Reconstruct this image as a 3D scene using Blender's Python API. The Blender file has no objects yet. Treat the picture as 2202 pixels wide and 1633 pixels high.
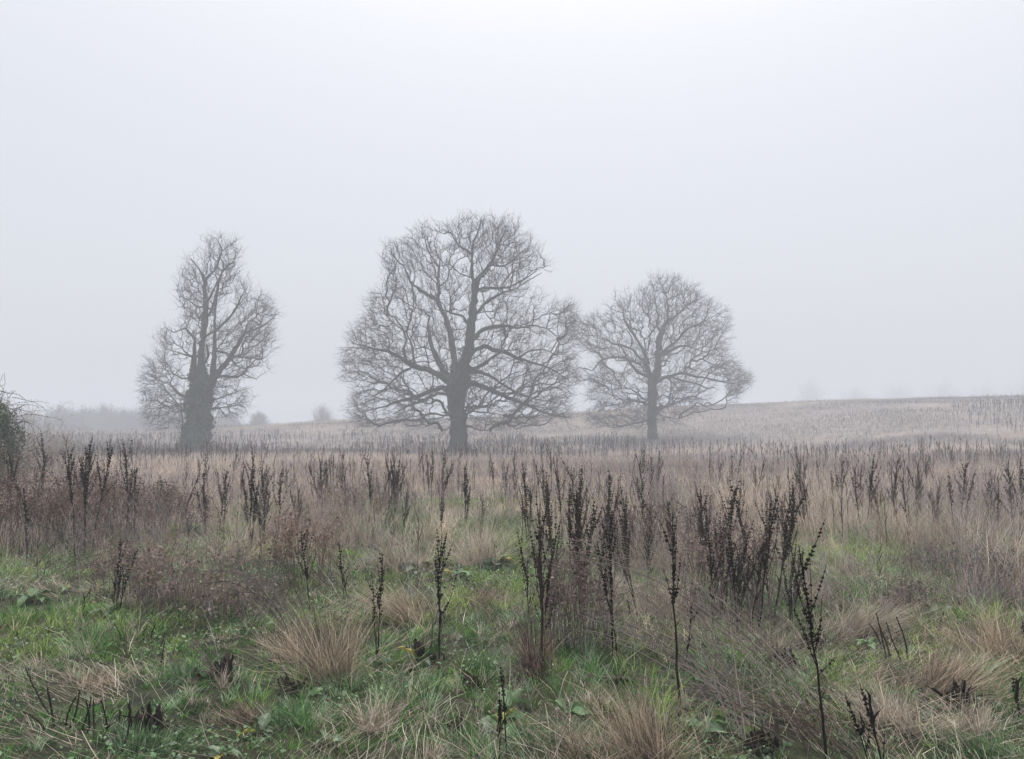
import bpy, math, random
import numpy as np
from mathutils import Vector, Matrix

random.seed(7)
RNG = np.random.default_rng(11)
SC = bpy.context.scene
COL = SC.collection

# ------------------------------------------------------------------ camera
F = 1728.0                       # focal length in photo pixels
PITCH = math.atan(88.5 / F)
EYE = Vector((0, 0, 1.6))
cam_d = bpy.data.cameras.new('camera'); cam = bpy.data.objects.new('camera', cam_d); COL.objects.link(cam)
cam.location = EYE; cam.rotation_euler = (math.pi / 2 + PITCH, 0, 0)
cam_d.sensor_width = 36; cam_d.lens = 36 * F / 2202; cam_d.clip_start = 0.1; cam_d.clip_end = 4000
SC.camera = cam

# ------------------------------------------------------------------ sky, sun, exposure
SUN_EL, SUN_AZ = math.radians(74), math.radians(8)       # behind the fog, high in front
w = bpy.data.worlds.new('World'); SC.world = w; w.use_nodes = True
nt = w.node_tree; nt.nodes.clear()
def wn(t): return nt.nodes.new(t)
out = wn('ShaderNodeOutputWorld'); add = wn('ShaderNodeAddShader')
b1 = wn('ShaderNodeBackground'); b2 = wn('ShaderNodeBackground')
sky = wn('ShaderNodeTexSky'); sky.sky_type = 'NISHITA'; sky.sun_disc = False
sky.sun_elevation = SUN_EL; sky.sun_rotation = SUN_AZ; sky.dust_density = 8; sky.air_density = 0.6
b1.inputs['Strength'].default_value = 0.05
tc = wn('ShaderNodeTexCoord')
dot = wn('ShaderNodeVectorMath'); dot.operation = 'DOT_PRODUCT'
dot.inputs[1].default_value = (math.sin(SUN_AZ) * math.cos(SUN_EL), math.cos(SUN_AZ) * math.cos(SUN_EL), math.sin(SUN_EL))
mx = wn('ShaderNodeMath'); mx.operation = 'MAXIMUM'; mx.inputs[1].default_value = 0
pw = wn('ShaderNodeMath'); pw.operation = 'POWER'; pw.inputs[1].default_value = 7.0
mixc = wn('ShaderNodeMix'); mixc.data_type = 'RGBA'; mixc.clamp_factor = True
mixc.inputs['A'].default_value = (0.475, 0.484, 0.50, 1)
mixc.inputs['B'].default_value = (1.75, 1.72, 1.65, 1)
L = nt.links.new
L(tc.outputs['Generated'], dot.inputs[0]); L(dot.outputs['Value'], mx.inputs[0]); L(mx.outputs[0], pw.inputs[0])
L(pw.outputs[0], mixc.inputs['Factor']); L(mixc.outputs['Result'], b2.inputs['Color'])
b2.inputs['Strength'].default_value = 0.82
L(sky.outputs[0], b1.inputs['Color']); L(b1.outputs[0], add.inputs[0]); L(b2.outputs[0], add.inputs[1]); L(add.outputs[0], out.inputs['Surface'])
w.cycles.sampling_method = 'AUTOMATIC'
sd = bpy.data.lights.new('sun', 'SUN'); sun = bpy.data.objects.new('sun', sd); COL.objects.link(sun)
sd.energy = 1.5; sd.angle = math.radians(25); sd.color = (0.96, 0.98, 1.0)
sun.rotation_euler = (math.pi / 2 - SUN_EL, 0, math.pi - SUN_AZ); sun.location = (0, 30, 60)
SC.view_settings.view_transform = 'Standard'; SC.view_settings.look = 'None'
SC.view_settings.exposure = 0.63; SC.view_settings.gamma = 1.0
cy = SC.cycles
cy.use_denoising = True; cy.max_bounces = 5; cy.diffuse_bounces = 3; cy.glossy_bounces = 1
cy.transmission_bounces = 2; cy.volume_bounces = 2; cy.transparent_max_bounces = 4
cy.use_adaptive_sampling = False
HAZE = 0.0053

# ------------------------------------------------------------------ maths helpers
cp, sp = math.cos(PITCH), math.sin(PITCH)
def ray(px, py):
    u = (px - 1101.0) / F; v = (816.5 - py) / F
    return u, cp - v * sp, sp + v * cp          # x, y, z
def P(px, py, Y):
    """the point of pixel (px, py)'s ray at forward distance Y"""
    x, y, z = ray(px, py); t = Y / y
    return np.array([x * t, Y, 1.6 + z * t])
def sstep(t): t = np.clip(t, 0, 1); return t * t * (3 - 2 * t)
def _h(ix, iy, iz, s):
    n = (ix * 374761393 + iy * 668265263 + iz * 2147483647 + s * 1274126177) & 0xFFFFFFFF
    n = ((n ^ (n >> 13)) * 1274126177) & 0xFFFFFFFF
    return ((n ^ (n >> 16)) & 0xFFFF) / 65535.0
def vnoise(x, y, z=0.0, s=0):
    x, y, z = np.broadcast_arrays(np.asarray(x, float), np.asarray(y, float), np.asarray(z, float))
    ix, iy, iz = (np.floor(a).astype(np.int64) for a in (x, y, z))
    fx, fy, fz = sstep(x - ix), sstep(y - iy), sstep(z - iz); r = 0
    for dx in (0, 1):
        for dy in (0, 1):
            for dz in (0, 1):
                r = r + _h(ix + dx, iy + dy, iz + dz, s) * np.where(dx, fx, 1 - fx) * np.where(dy, fy, 1 - fy) * np.where(dz, fz, 1 - fz)
    return r
def fbm(x, y, s=0, o=3):
    r = 0; a = 0.5; t = 0
    for k in range(o):
        r = r + a * vnoise(x * 2 ** k, y * 2 ** k, 0, s + k); t += a; a *= 0.5
    return r / t
RX = np.array([-900, 100, 400, 600, 760, 1100, 1500, 1700, 2202, 3100.])
RZ = np.array([-0.9, -0.35, 0.25, 0.95, 1.55, 2.0, 3.75, 4.15, 5.0, 6.0])
def height(x, y):
    x = np.asarray(x, float); y = np.asarray(y, float)
    d = np.maximum(y, 0.5); a = np.clip(x / np.maximum(d, 4), -1.2, 1.2)
    zr = np.interp(1101 + F * a, RX, RZ)
    dip = -0.75 * sstep((d - 14) / 42)
    st = 66 - 30 * sstep((a - 0.25) / 0.3)
    rise = sstep((d - st) / (118 - st)) * (zr + 0.75)
    fall = -sstep((d - 118) / 90) * (2.5 + 0.6 * np.maximum(zr, 0))
    near = (fbm(x * 0.8, y * 0.8, 5) - 0.5) * 0.14 * sstep((40 - d) / 30) + (fbm(x * 0.11, y * 0.09, 9) - 0.5) * 0.5 * sstep((d - 12) / 25)
    return dip + rise + fall + near
def hz(x, y): return float(height(x, y))
def ground_at(px, py):
    x, y, z = ray(px, py); lo = None
    for t in np.arange(2.5, 240, 0.1):
        if 1.6 + z * t < hz(x * t, y * t):
            return np.array([x * t, y * t, hz(x * t, y * t)])
    return P(px, py, 110)

# ------------------------------------------------------------------ mesh helpers
class MB:
    def __init__(s): s.V = []; s.Q = []; s.T = []; s.C = []; s.n = 0
    def add(s, V, Q=None, T=None, C=None):
        V = np.asarray(V, float)
        s.V.append(V)
        if Q is not None and len(Q): s.Q.append(np.asarray(Q, np.int64) + s.n)
        if T is not None and len(T): s.T.append(np.asarray(T, np.int64) + s.n)
        if C is not None:
            C = np.asarray(C, float)
            s.C.append(np.tile(C, (len(V), 1)) if C.ndim == 1 else C)
        s.n += len(V)
    def mesh(s, name, mat, smooth=True):
        V = np.concatenate(s.V) if s.V else np.zeros((0, 3))
        Q = np.concatenate(s.Q) if s.Q else np.zeros((0, 4), np.int64)
        T = np.concatenate(s.T) if s.T else np.zeros((0, 3), np.int64)
        me = bpy.data.meshes.new(name)
        me.vertices.add(len(V)); me.vertices.foreach_set('co', V.astype(np.float32).ravel())
        idx = np.concatenate([Q.ravel(), T.ravel()]).astype(np.int32)
        tot = np.concatenate([np.full(len(Q), 4), np.full(len(T), 3)]).astype(np.int32)
        st = np.concatenate([[0], np.cumsum(tot)[:-1]]).astype(np.int32) if len(tot) else np.zeros(0, np.int32)
        me.loops.add(len(idx)); me.loops.foreach_set('vertex_index', idx)
        me.polygons.add(len(tot)); me.polygons.foreach_set('loop_start', st)
        me.update(calc_edges=True)
        if smooth: me.polygons.foreach_set('use_smooth', np.ones(len(tot), bool))
        if s.C:
            C = np.concatenate(s.C); C = np.hstack([C[:, :3], np.ones((len(C), 1))]).astype(np.float32)
            at = me.color_attributes.new('Col', 'FLOAT_COLOR', 'POINT'); at.data.foreach_set('color', C.ravel())
        me.materials.append(mat)
        me.validate(); return me
    def build(s, name, mat, parent=None, smooth=True):
        o = bpy.data.objects.new(name, s.mesh(name, mat, smooth)); COL.objects.link(o)
        if parent is not None: o.parent = parent
        return o
def tag(o, label=None, cat=None, group=None, kind=None):
    if label: o['label'] = label
    if cat: o['category'] = cat
    if group: o['group'] = group
    if kind: o['kind'] = kind
    return o
def empty(name, loc, rz=0.0, sc=1.0):
    o = bpy.data.objects.new(name, None); COL.objects.link(o); o.location = [float(v) for v in loc]
    o.rotation_euler = (0, 0, rz); o.scale = (sc, sc, sc); o.empty_display_size = 0.1
    return o
def copy_tree(o, parent=None):
    c = o.copy(); COL.objects.link(c)
    if parent is not None: c.parent = parent
    for ch in list(o.children): copy_tree(ch, c)
    return c
def nrm(v): return v / np.maximum(np.linalg.norm(v, axis=-1, keepdims=True), 1e-9)
def frusta(p0, p1, r0, r1, n=4):
    """many separate tapered tubes"""
    N = len(p0); d = nrm(p1 - p0); up = np.where(np.abs(d[:, 2:3]) > 0.9, [[1., 0, 0]], [[0, 0, 1.]])
    a = nrm(np.cross(d, up)); b = np.cross(d, a)
    th = np.arange(n) / n * 2 * math.pi
    ring = a[:, None] * np.cos(th)[None, :, None] + b[:, None] * np.sin(th)[None, :, None]
    V = np.concatenate([p0[:, None] + ring * r0[:, None, None], p1[:, None] + ring * r1[:, None, None]], 1)
    k = np.arange(n); q = np.stack([k, (k + 1) % n, (k + 1) % n + n, k + n], 1)
    Q = (q[None] + (np.arange(N) * 2 * n)[:, None, None]).reshape(-1, 4)
    return V.reshape(-1, 3), Q
def tube(pts, rad, n=8, lump=0.0, seed=0):
    pts = np.asarray(pts, float); rad = np.asarray(rad, float); N = len(pts)
    d = nrm(np.gradient(pts, axis=0)); a = np.zeros((N, 3))
    a0 = np.cross(d[0], [0, 1., 0.1]); a[0] = a0 / max(np.linalg.norm(a0), 1e-6)
    for i in range(1, N):
        v = a[i - 1] - d[i] * np.dot(a[i - 1], d[i]); a[i] = v / max(np.linalg.norm(v), 1e-6)
    b = np.cross(d, a); th = np.arange(n) / n * 2 * math.pi
    ring = a[:, None] * np.cos(th)[None, :, None] + b[:, None] * np.sin(th)[None, :, None]
    rr = rad[:, None] * np.ones(n)
    if lump:
        q = pts[:, None] + ring * rr[..., None]
        rr = rr * (1 + lump * (vnoise(q[..., 0] * 3, q[..., 1] * 3, q[..., 2] * 1.2, seed) - 0.5) * 2)
    V = (pts[:, None] + ring * rr[..., None]).reshape(-1, 3)
    k = np.arange(n); i = np.arange(N - 1)[:, None] * n
    Q = np.stack([i + k, i + (k + 1) % n, i + n + (k + 1) % n, i + n + k], -1).reshape(-1, 4)
    return V, Q
def blades(base, az, lean, h, wd, curve, col, tipcol=None, levels=3, square=False, face=None, kink=0.0, rng=RNG):
    """many ribbons: az lean direction, lean and curve as fractions of the length h"""
    N = len(base); t = np.linspace(0, 1, levels + 1)[:-1] if not square else np.linspace(0, 1, levels)
    dx = np.stack([np.cos(az), np.sin(az), np.zeros(N)], 1)
    def pos(tt):
        s = lean * tt + curve * tt * tt
        z = tt * np.sqrt(np.maximum(1 - lean ** 2 * 0.8, 0.05)) - 0.5 * curve * tt * tt * np.minimum(1, np.abs(curve))
        return base + dx * (s * h)[:, None] + np.array([0, 0, 1.]) * (z * h)[:, None]
    f = rng.uniform(0, math.pi, N) if face is None else face
    wv = np.stack([np.cos(f), np.sin(f), np.zeros(N)], 1)
    rows = []; cols = []; tc_ = col if tipcol is None else tipcol
    for tt in t:
        p = pos(np.full(N, tt))
        if kink: p = p + rng.normal(0, 1, (N, 3)) * (kink * h * tt)[:, None]
        ww = (wd * (1 - 0.35 * tt) * 0.5)[:, None]
        rows += [p - wv * ww, p + wv * ww]; c = col * (1 - tt) + tc_ * tt; cols += [c, c]
    if not square:
        rows.append(pos(np.ones(N))); cols.append(tc_)
    K = len(rows); V = np.stack(rows, 1).reshape(-1, 3); C = np.stack(cols, 1).reshape(-1, 3)
    o = (np.arange(N) * K)[:, None]
    Q = [o + np.array([[2 * j, 2 * j + 1, 2 * j + 3, 2 * j + 2]]) for j in range(len(t) - 1)]
    Q = np.concatenate(Q) if Q else None
    T = None if square else o + np.array([[K - 3, K - 2, K - 1]])
    return V, Q, T, C
def octa(c, s, rng, flat=0.6):
    """many little seed husks"""
    N = len(c); U = nrm(rng.normal(size=(N, 3))); W = nrm(np.cross(U, rng.normal(size=(N, 3)))); X = np.cross(U, W)
    s = s[:, None]
    V = np.stack([c + U * s, c - U * s, c + W * s * 0.8, c - W * s * 0.8, c + X * s * flat, c - X * s * flat], 1).reshape(-1, 3)
    T = np.array([[0, 2, 4], [2, 1, 4], [1, 3, 4], [3, 0, 4], [2, 0, 5], [1, 2, 5], [3, 1, 5], [0, 3, 5]])
    return V, (T[None] + (np.arange(N) * 6)[:, None, None]).reshape(-1, 3)
def leafcards(c, nv, s, rng, asp=0.7):
    """many small pointed leaves: a folded diamond each"""
    N = len(c); nv = nrm(nv); u = nrm(np.cross(nv, rng.normal(size=(N, 3)))); v = np.cross(nv, u); s = s[:, None]
    V = np.stack([c - u * s, c + v * s * asp + nv * s * .15, c + u * s, c - v * s * asp + nv * s * .15], 1).reshape(-1, 3)
    T = np.array([[0, 1, 2], [0, 2, 3]])
    return V, (T[None] + (np.arange(N) * 4)[:, None, None]).reshape(-1, 3)

# ------------------------------------------------------------------ materials
def mat_base(name):
    m = bpy.data.materials.new(name); m.use_nodes = True; t = m.node_tree
    return m, t, t.nodes['Principled BSDF'], t.nodes['Material Output']
def mat_col(name, rough=0.85, trans=0.0, spec=0.25, nscale=40.0, namt=0.25):
    """colour carried by the plant itself (each blade its own) with fine mottling"""
    m, t, b, o = mat_base(name)
    a = t.nodes.new('ShaderNodeAttribute'); a.attribute_name = 'Col'
    n = t.nodes.new('ShaderNodeTexNoise'); n.inputs['Scale'].default_value = nscale
    g = t.nodes.new('ShaderNodeNewGeometry'); t.links.new(g.outputs['Position'], n.inputs['Vector'])
    mr = t.nodes.new('ShaderNodeMapRange'); mr.inputs['To Min'].default_value = 1 - namt; mr.inputs['To Max'].default_value = 1 + namt
    t.links.new(n.outputs['Fac'], mr.inputs['Value'])
    mu = t.nodes.new('ShaderNodeVectorMath'); mu.operation = 'SCALE'
    t.links.new(a.outputs['Color'], mu.inputs[0]); t.links.new(mr.outputs[0], mu.inputs['Scale'])
    t.links.new(mu.outputs[0], b.inputs['Base Color']); b.inputs['Roughness'].default_value = rough
    b.inputs['Specular IOR Level'].default_value = spec
    if trans:
        tr = t.nodes.new('ShaderNodeBsdfTranslucent'); mi = t.nodes.new('ShaderNodeMixShader'); mi.inputs[0].default_value = trans
        t.links.new(mu.outputs[0], tr.inputs['Color']); t.links.new(b.outputs[0], mi.inputs[1]); t.links.new(tr.outputs[0], mi.inputs[2])
        t.links.new(mi.outputs[0], o.inputs['Surface'])
    return m
def mat_noise(name, c1, c2, scale=3.0, rough=0.95, bump=0.0, c3=None, s3=0.5):
    m, t, b, o = mat_base(name)
    g = t.nodes.new('ShaderNodeNewGeometry'); n = t.nodes.new('ShaderNodeTexNoise')
    n.inputs['Scale'].default_value = scale; n.inputs['Detail'].default_value = 6
    t.links.new(g.outputs['Position'], n.inputs['Vector'])
    r = t.nodes.new('ShaderNodeValToRGB'); r.color_ramp.elements[0].position = 0.35; r.color_ramp.elements[1].position = 0.65
    r.color_ramp.elements[0].color = (*c1, 1); r.color_ramp.elements[1].color = (*c2, 1)
    t.links.new(n.outputs['Fac'], r.inputs[0]); last = r.outputs[0]
    if c3:
        n3 = t.nodes.new('ShaderNodeTexNoise'); n3.inputs['Scale'].default_value = s3; n3.inputs['Detail'].default_value = 4
        t.links.new(g.outputs['Position'], n3.inputs['Vector'])
        r3 = t.nodes.new('ShaderNodeValToRGB'); r3.color_ramp.elements[0].position = 0.48; r3.color_ramp.elements[1].position = 0.6
        t.links.new(n3.outputs['Fac'], r3.inputs[0])
        mi = t.nodes.new('ShaderNodeMix'); mi.data_type = 'RGBA'; mi.inputs['B'].default_value = (*c3, 1)
        t.links.new(r3.outputs[0], mi.inputs['Factor']); t.links.new(last, mi.inputs['A']); last = mi.outputs['Result']
    t.links.new(last, b.inputs['Base Color']); b.inputs['Roughness'].default_value = rough; b.inputs['Specular IOR Level'].default_value = 0.2
    if bump:
        bp = t.nodes.new('ShaderNodeBump'); bp.inputs['Strength'].default_value = bump; bp.inputs['Distance'].default_value = 0.05
        t.links.new(n.outputs['Fac'], bp.inputs['Height']); t.links.new(bp.outputs[0], b.inputs['Normal'])
    return m
M_bark = mat_noise('oak_bark', (.045, .042, .036), (.085, .08, .066), 7, bump=0.8, c3=(.075, .09, .045), s3=0.9)
M_twig = mat_noise('oak_twig', (.05, .045, .04), (.085, .078, .068), 2)
M_ivy = mat_col('ivy_leaf', 0.5, 0.15, 0.4, 8, .4)
M_grass = mat_col('living_grass', 0.6, 0.3, 0.3, 12, .25)
M_dry = mat_col('dry_grass', 0.8, 0.45, 0.2, 15, .25)
M_dock = mat_col('dock_husk', 0.9, 0.0, 0.03, 60, .35)
M_leaf = mat_col('broad_leaf', 0.45, 0.2, 0.5, 25, .3)
M_soil = mat_noise('field_soil', (.013, .016, .008), (.036, .042, .018), 9, bump=0.8, c3=(.055, .05, .032), s3=0.35)

# ------------------------------------------------------------------ the ground
def make_ground():
    # rings of ever wider cells, one sheet
    ys = np.concatenate([[-800, -400, -200, -100, -50, -25, -12, -6, -2], np.arange(0, 24, 0.25), np.arange(24, 60, 0.75), np.arange(60, 130, 1.5), np.arange(130, 230, 5), [240, 270, 320, 400, 550, 800]])
    xs = np.concatenate([[-800, -500, -300, -200, -150, -120], np.arange(-100, -30, 2.5), np.arange(-30, -12, 0.8), np.arange(-12, 12, 0.25), np.arange(12, 30, 0.8), np.arange(30, 100, 2.5), [100, 120, 150, 200, 300, 500, 800]])
    X, Y = np.meshgrid(xs, ys); Z = height(X, Y); ny, nx = X.shape
    i = np.arange(ny - 1)[:, None] * nx + np.arange(nx - 1)[None]
    m = MB(); m.add(np.stack([X, Y, Z], -1).reshape(-1, 3), np.stack([i, i + 1, i + nx + 1, i + nx], -1).reshape(-1, 4))
    t = M_soil.node_tree; b = t.nodes['Principled BSDF']; lk = b.inputs['Base Color'].links[0]; src = lk.from_socket
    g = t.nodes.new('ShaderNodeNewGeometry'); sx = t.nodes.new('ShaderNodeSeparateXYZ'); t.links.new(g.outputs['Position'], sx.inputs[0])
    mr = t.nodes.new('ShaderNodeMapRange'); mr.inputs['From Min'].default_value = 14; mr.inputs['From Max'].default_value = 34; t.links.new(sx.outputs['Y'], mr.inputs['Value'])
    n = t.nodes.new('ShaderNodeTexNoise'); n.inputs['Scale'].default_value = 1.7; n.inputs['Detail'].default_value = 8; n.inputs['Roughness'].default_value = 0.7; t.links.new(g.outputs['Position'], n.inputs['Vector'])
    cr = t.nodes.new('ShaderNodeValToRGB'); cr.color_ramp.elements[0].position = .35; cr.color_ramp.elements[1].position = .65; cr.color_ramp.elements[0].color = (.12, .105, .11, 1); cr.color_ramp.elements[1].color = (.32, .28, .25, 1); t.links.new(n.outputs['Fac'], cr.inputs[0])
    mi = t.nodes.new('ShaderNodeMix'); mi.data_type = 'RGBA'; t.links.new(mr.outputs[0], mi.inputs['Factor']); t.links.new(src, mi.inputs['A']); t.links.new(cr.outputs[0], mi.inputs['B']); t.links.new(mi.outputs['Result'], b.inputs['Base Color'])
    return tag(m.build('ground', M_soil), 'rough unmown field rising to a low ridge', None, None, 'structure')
make_ground()

# ------------------------------------------------------------------ trees
def inside(x, y, poly):
    c = np.zeros(len(x), bool); n = len(poly)
    for i in range(n):
        x1, y1 = poly[i]; x2, y2 = poly[(i + 1) % n]
        if y1 == y2: continue
        k = ((y1 > y) != (y2 > y)) & (x < (x2 - x1) * (y - y1) / (y2 - y1) + x1); c ^= k
    return c
def extent(y, poly):
    lo = np.full(len(y), 1e9); hi = np.full(len(y), -1e9); n = len(poly)
    for i in range(n):
        x1, y1 = poly[i]; x2, y2 = poly[(i + 1) % n]
        if y1 == y2: continue
        k = (y1 > y) != (y2 > y); xx = (x2 - x1) * (y - y1) / (y2 - y1) + x1
        lo = np.where(k, np.minimum(lo, xx), lo); hi = np.where(k, np.maximum(hi, xx), hi)
    return lo, hi
def make_tree(name, label, D, ox, oy, s, trunk, limbs, poly, natt=8000, holes=(), seed=1, dk=0.5, step=0.28, twigs=2.2, rtip=0.011, deep=0.85, bal=0.35, clt=0.42, twl=1.0, group=None):
    """limbs are centre lines with widths read off the picture; the crown is grown in depth round them"""
    rng = np.random.default_rng(seed)
    def W(zx, zy, Y): return P(ox + zx / s, oy + zy / s, Y)
    mpx = D / F / s
    base = W(trunk[0][0], trunk[0][1], D); gz = hz(base[0], base[1])
    root = empty(name, (base[0], base[1], gz)); org = np.array([base[0], base[1], gz]); tag(root, label, 'tree', group)
    pos = []; par = []; rad = []
    main = []
    def addline(pts, first):
        pts = [tuple(p) for p in pts]
        if first is None: Y0 = D; last = -1
        else:
            w0 = W(pts[0][0], pts[0][1], D); A = np.array(pos); dd = (A[:, 0] - w0[0]) ** 2 + (A[:, 2] - w0[2]) ** 2 + 0.02 * (A[:, 1] - D) ** 2
            last = int(np.argmin(dd)); Y0 = A[last][1]
        L_ = max(1.0, sum(math.hypot(pts[i + 1][0] - pts[i][0], pts[i + 1][1] - pts[i][1]) for i in range(len(pts) - 1)) * mpx)
        yd = 0 if first is None else rng.uniform(-0.55, 0.55) * L_
        P3 = []; acc = 0
        for i, p in enumerate(pts):
            if i: acc += math.hypot(p[0] - pts[i - 1][0], p[1] - pts[i - 1][1]) * mpx
            P3.append((W(p[0], p[1], Y0 + yd * acc / L_), (p[2] if len(p) > 2 else 8) * mpx * 0.5))
        line = []
        if last >= 0: line.append((np.array(pos[last]), min(rad[last], P3[0][1] * 1.25)))
        for i in range(len(P3)):
            if i == 0: seq = [P3[0]] if (last < 0 or np.linalg.norm(P3[0][0] - line[0][0]) > 0.2) else []
            else:
                n = max(1, int(np.linalg.norm(P3[i][0] - P3[i - 1][0]) / step)); seq = []
                for k in range(1, n + 1):
                    t = k / n; jit = rng.normal(0, 0.035 + 0.10 * min(1, P3[i][1] * 2), 3) * (0.5 if first is not None else 0.15)
                    seq.append((P3[i - 1][0] * (1 - t) + P3[i][0] * t + jit * (k < n), P3[i - 1][1] * (1 - t) + P3[i][1] * t))
            for q in seq:
                pos.append(q[0]); rad.append(q[1]); par.append(last); last = len(pos) - 1; line.append(q)
        main.append(line)
    addline(trunk, None)
    for l in limbs: addline(l, True)
    nmain = len(pos)
    # attractors through the crown's depth
    x0, y0 = np.min(poly, 0); x1, y1 = np.max(poly, 0)
    A = []
    tw_x = trunk[-1][0]
    while sum(len(a) for a in A) < natt:
        n = 40000; x = rng.uniform(x0, x1, n); y = rng.uniform(y0, y1, n); nz = 34 * s / 2.865; k = inside(x + (vnoise(x / nz, y / nz, 0, seed) - .5) * nz * 1.5 + rng.normal(0, nz * 0.55, n), y + (vnoise(x / nz, y / nz, 9, seed) - .5) * nz * 1.5 + rng.normal(0, nz * .55, n), poly) & (y < y1 - 3) & (y > y0 + 3); x = x[k]; y = y[k]
        for (hx, hy, hr) in holes:
            k = (x - hx) ** 2 + (y - hy) ** 2 > (hr * (.55 + .7 * vnoise(x / hr * 1.5, y / hr * 1.5, 3, seed))) ** 2; x = x[k]; y = y[k]
        lo, hi = extent(y, poly); c = (lo + hi) / 2; hw = (hi - lo) / 2
        e = np.sqrt(np.maximum(0, 1 - ((x - c) / hw) ** 2)); u = rng.uniform(-1, 1, len(x))
        dep = u * e * hw * mpx * deep
        rho = np.sqrt(((x - c) / hw) ** 2 + (u * e) ** 2)
        t = D + dep; rr = [W(a, b, q) for a, b, q in zip(x[:6000], y[:6000], t[:6000])]
        rr = np.array(rr); rho = rho[:6000]
        cl = vnoise(rr[:, 0] * 0.42, rr[:, 1] * 0.42, rr[:, 2] * 0.42, seed)
        k = (rng.uniform(size=len(rr)) < 0.3 + 0.7 * rho ** 2) & (cl > clt)
        k &= rr[:, 2] > height(rr[:, 0], rr[:, 1]) + 0.9
        A.append(rr[k])
    A = np.concatenate(A)[:natt]
    # join every point to the standing wood by the cheapest path: boughs radiate and fork outwards
    pos = np.array(pos); rad_ = np.array(rad); M = len(A)
    PP = np.zeros((nmain + M * 4, 3)); PP[:nmain] = pos; PL = np.zeros(nmain + M * 4); par = list(par) + [0] * (M * 4)
    for i in range(nmain):
        PL[i] = 0 if par[i] < 0 else PL[par[i]] + np.linalg.norm(pos[i] - pos[par[i]])
    PL[:nmain] *= 0.8
    PL[:nmain][rad_ > 0.34] += 6.0
    hub = W(trunk[-1][0], trunk[-1][1], D); A = A[np.argsort(np.linalg.norm(A - hub, axis=1) + rng.normal(0, 0.25, M))]
    cnt = nmain
    for p in A:
        v = p - PP[:cnt]; dist = np.sqrt((v ** 2).sum(1)); j = int(np.argmin(dist + bal * PL[:cnt])); dj = dist[j]
        if dj < 0.12: continue
        seg = max(1, min(4, int(round(dj / 0.30)))); q0 = PP[j].copy(); last = j
        if PL.shape[0] <= cnt + 5: break
        sag = rng.normal(0, 0.08 * dj, 3)
        for k in range(1, seg + 1):
            t = k / seg; q = q0 * (1 - t) + p * t + (sag * math.sin(math.pi * t) + rng.normal(0, 0.036, 3) * (k < seg))
            PP[cnt] = q; par[cnt] = last; PL[cnt] = PL[last] + dj / seg; last = cnt; cnt += 1
    pos = PP[:cnt]; par = par[:cnt]; A = []
    par = np.array(par); N = len(pos)
    kids = np.bincount(par[par >= 0], minlength=N)
    tips = np.where(kids == 0, 1.0, 0.0)
    for i in range(N - 1, -1, -1):
        if par[i] >= 0: tips[par[i]] += tips[i]
    r = 0.8 * rtip * np.maximum(tips, 1) ** 0.5
    r = np.minimum(r, 0.16)
    # trunk and big limbs as continuous lumpy tubes
    mt = MB(); ml = MB()
    for k, line in enumerate(main):
        pts = np.array([q[0] for q in line]) - org; rr = np.array([q[1] for q in line])
        if len(pts) < 2: continue
        if k == 0:
            pts = np.concatenate([pts[:1] - [0, 0, 0.5], pts]); rr = np.concatenate([rr[:1] * 1.15, rr])
            V, Q = tube(pts, rr, 20, 0.16, seed); mt.add(V, Q)
        else:
            rr = rr * 1.12 * (1 + 0.10 * rng.normal(size=len(rr))); V, Q = tube(pts, np.maximum(rr, 0.015), 8, 0.12, seed + k); ml.add(V, Q)
    mt.build('trunk', M_bark, root); ml.build('limbs', M_bark, root)
    # fine branches
    mc = MB(); k = np.arange(nmain, N); pr = par[k]
    rp = np.where(pr < nmain, r[k] * 1.15, r[pr])
    V, Q = frusta(pos[pr] - org, pos[k] - org, np.minimum(rp, 0.13), r[k], 4); mc.add(V, Q)
    # twiglets
    src = np.where((r < 0.04) & (np.arange(N) >= nmain))[0]
    n = int(len(src) * twigs); s_ = rng.choice(src, n); dirp = nrm(pos[s_] - pos[par[s_]])
    p = pos[s_] - org - (pos[s_] - pos[par[s_]]) * rng.uniform(0, 1, (n, 1)); rad_o = nrm(pos[s_] - (hub + [0, 0, 1.0])); d = nrm(0.8 * dirp + 0.5 * rad_o + rng.normal(0, 0.42, (n, 3)) + [0, 0, 0.10]); rr = np.full(n, 0.0070 * (rtip / 0.011))
    sub = []
    for j in range(3):
        ln = rng.uniform(0.13, 0.36, (n, 1)) * twl; q = p + d * ln
        V, Q = frusta(p, q, rr, rr * 0.8, 3); mc.add(V, Q)
        kk = rng.uniform(size=n) < 0.5; dd = nrm(d[kk] + rng.normal(0, 0.5, (kk.sum(), 3)))
        V, Q = frusta(q[kk], q[kk] + dd * rng.uniform(0.08, 0.2, (kk.sum(), 1)) * twl, rr[kk] * 0.75, rr[kk] * 0.5, 3); mc.add(V, Q)
        p = q; rr = rr * 0.8; d = nrm(d + rng.normal(0, 0.28, (n, 3)))
    mc.build('crown', M_twig, root)
    print(name, 'nodes', N, 'twigs', n, 'left', len(A))
    return root, org, W, mpx

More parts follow.
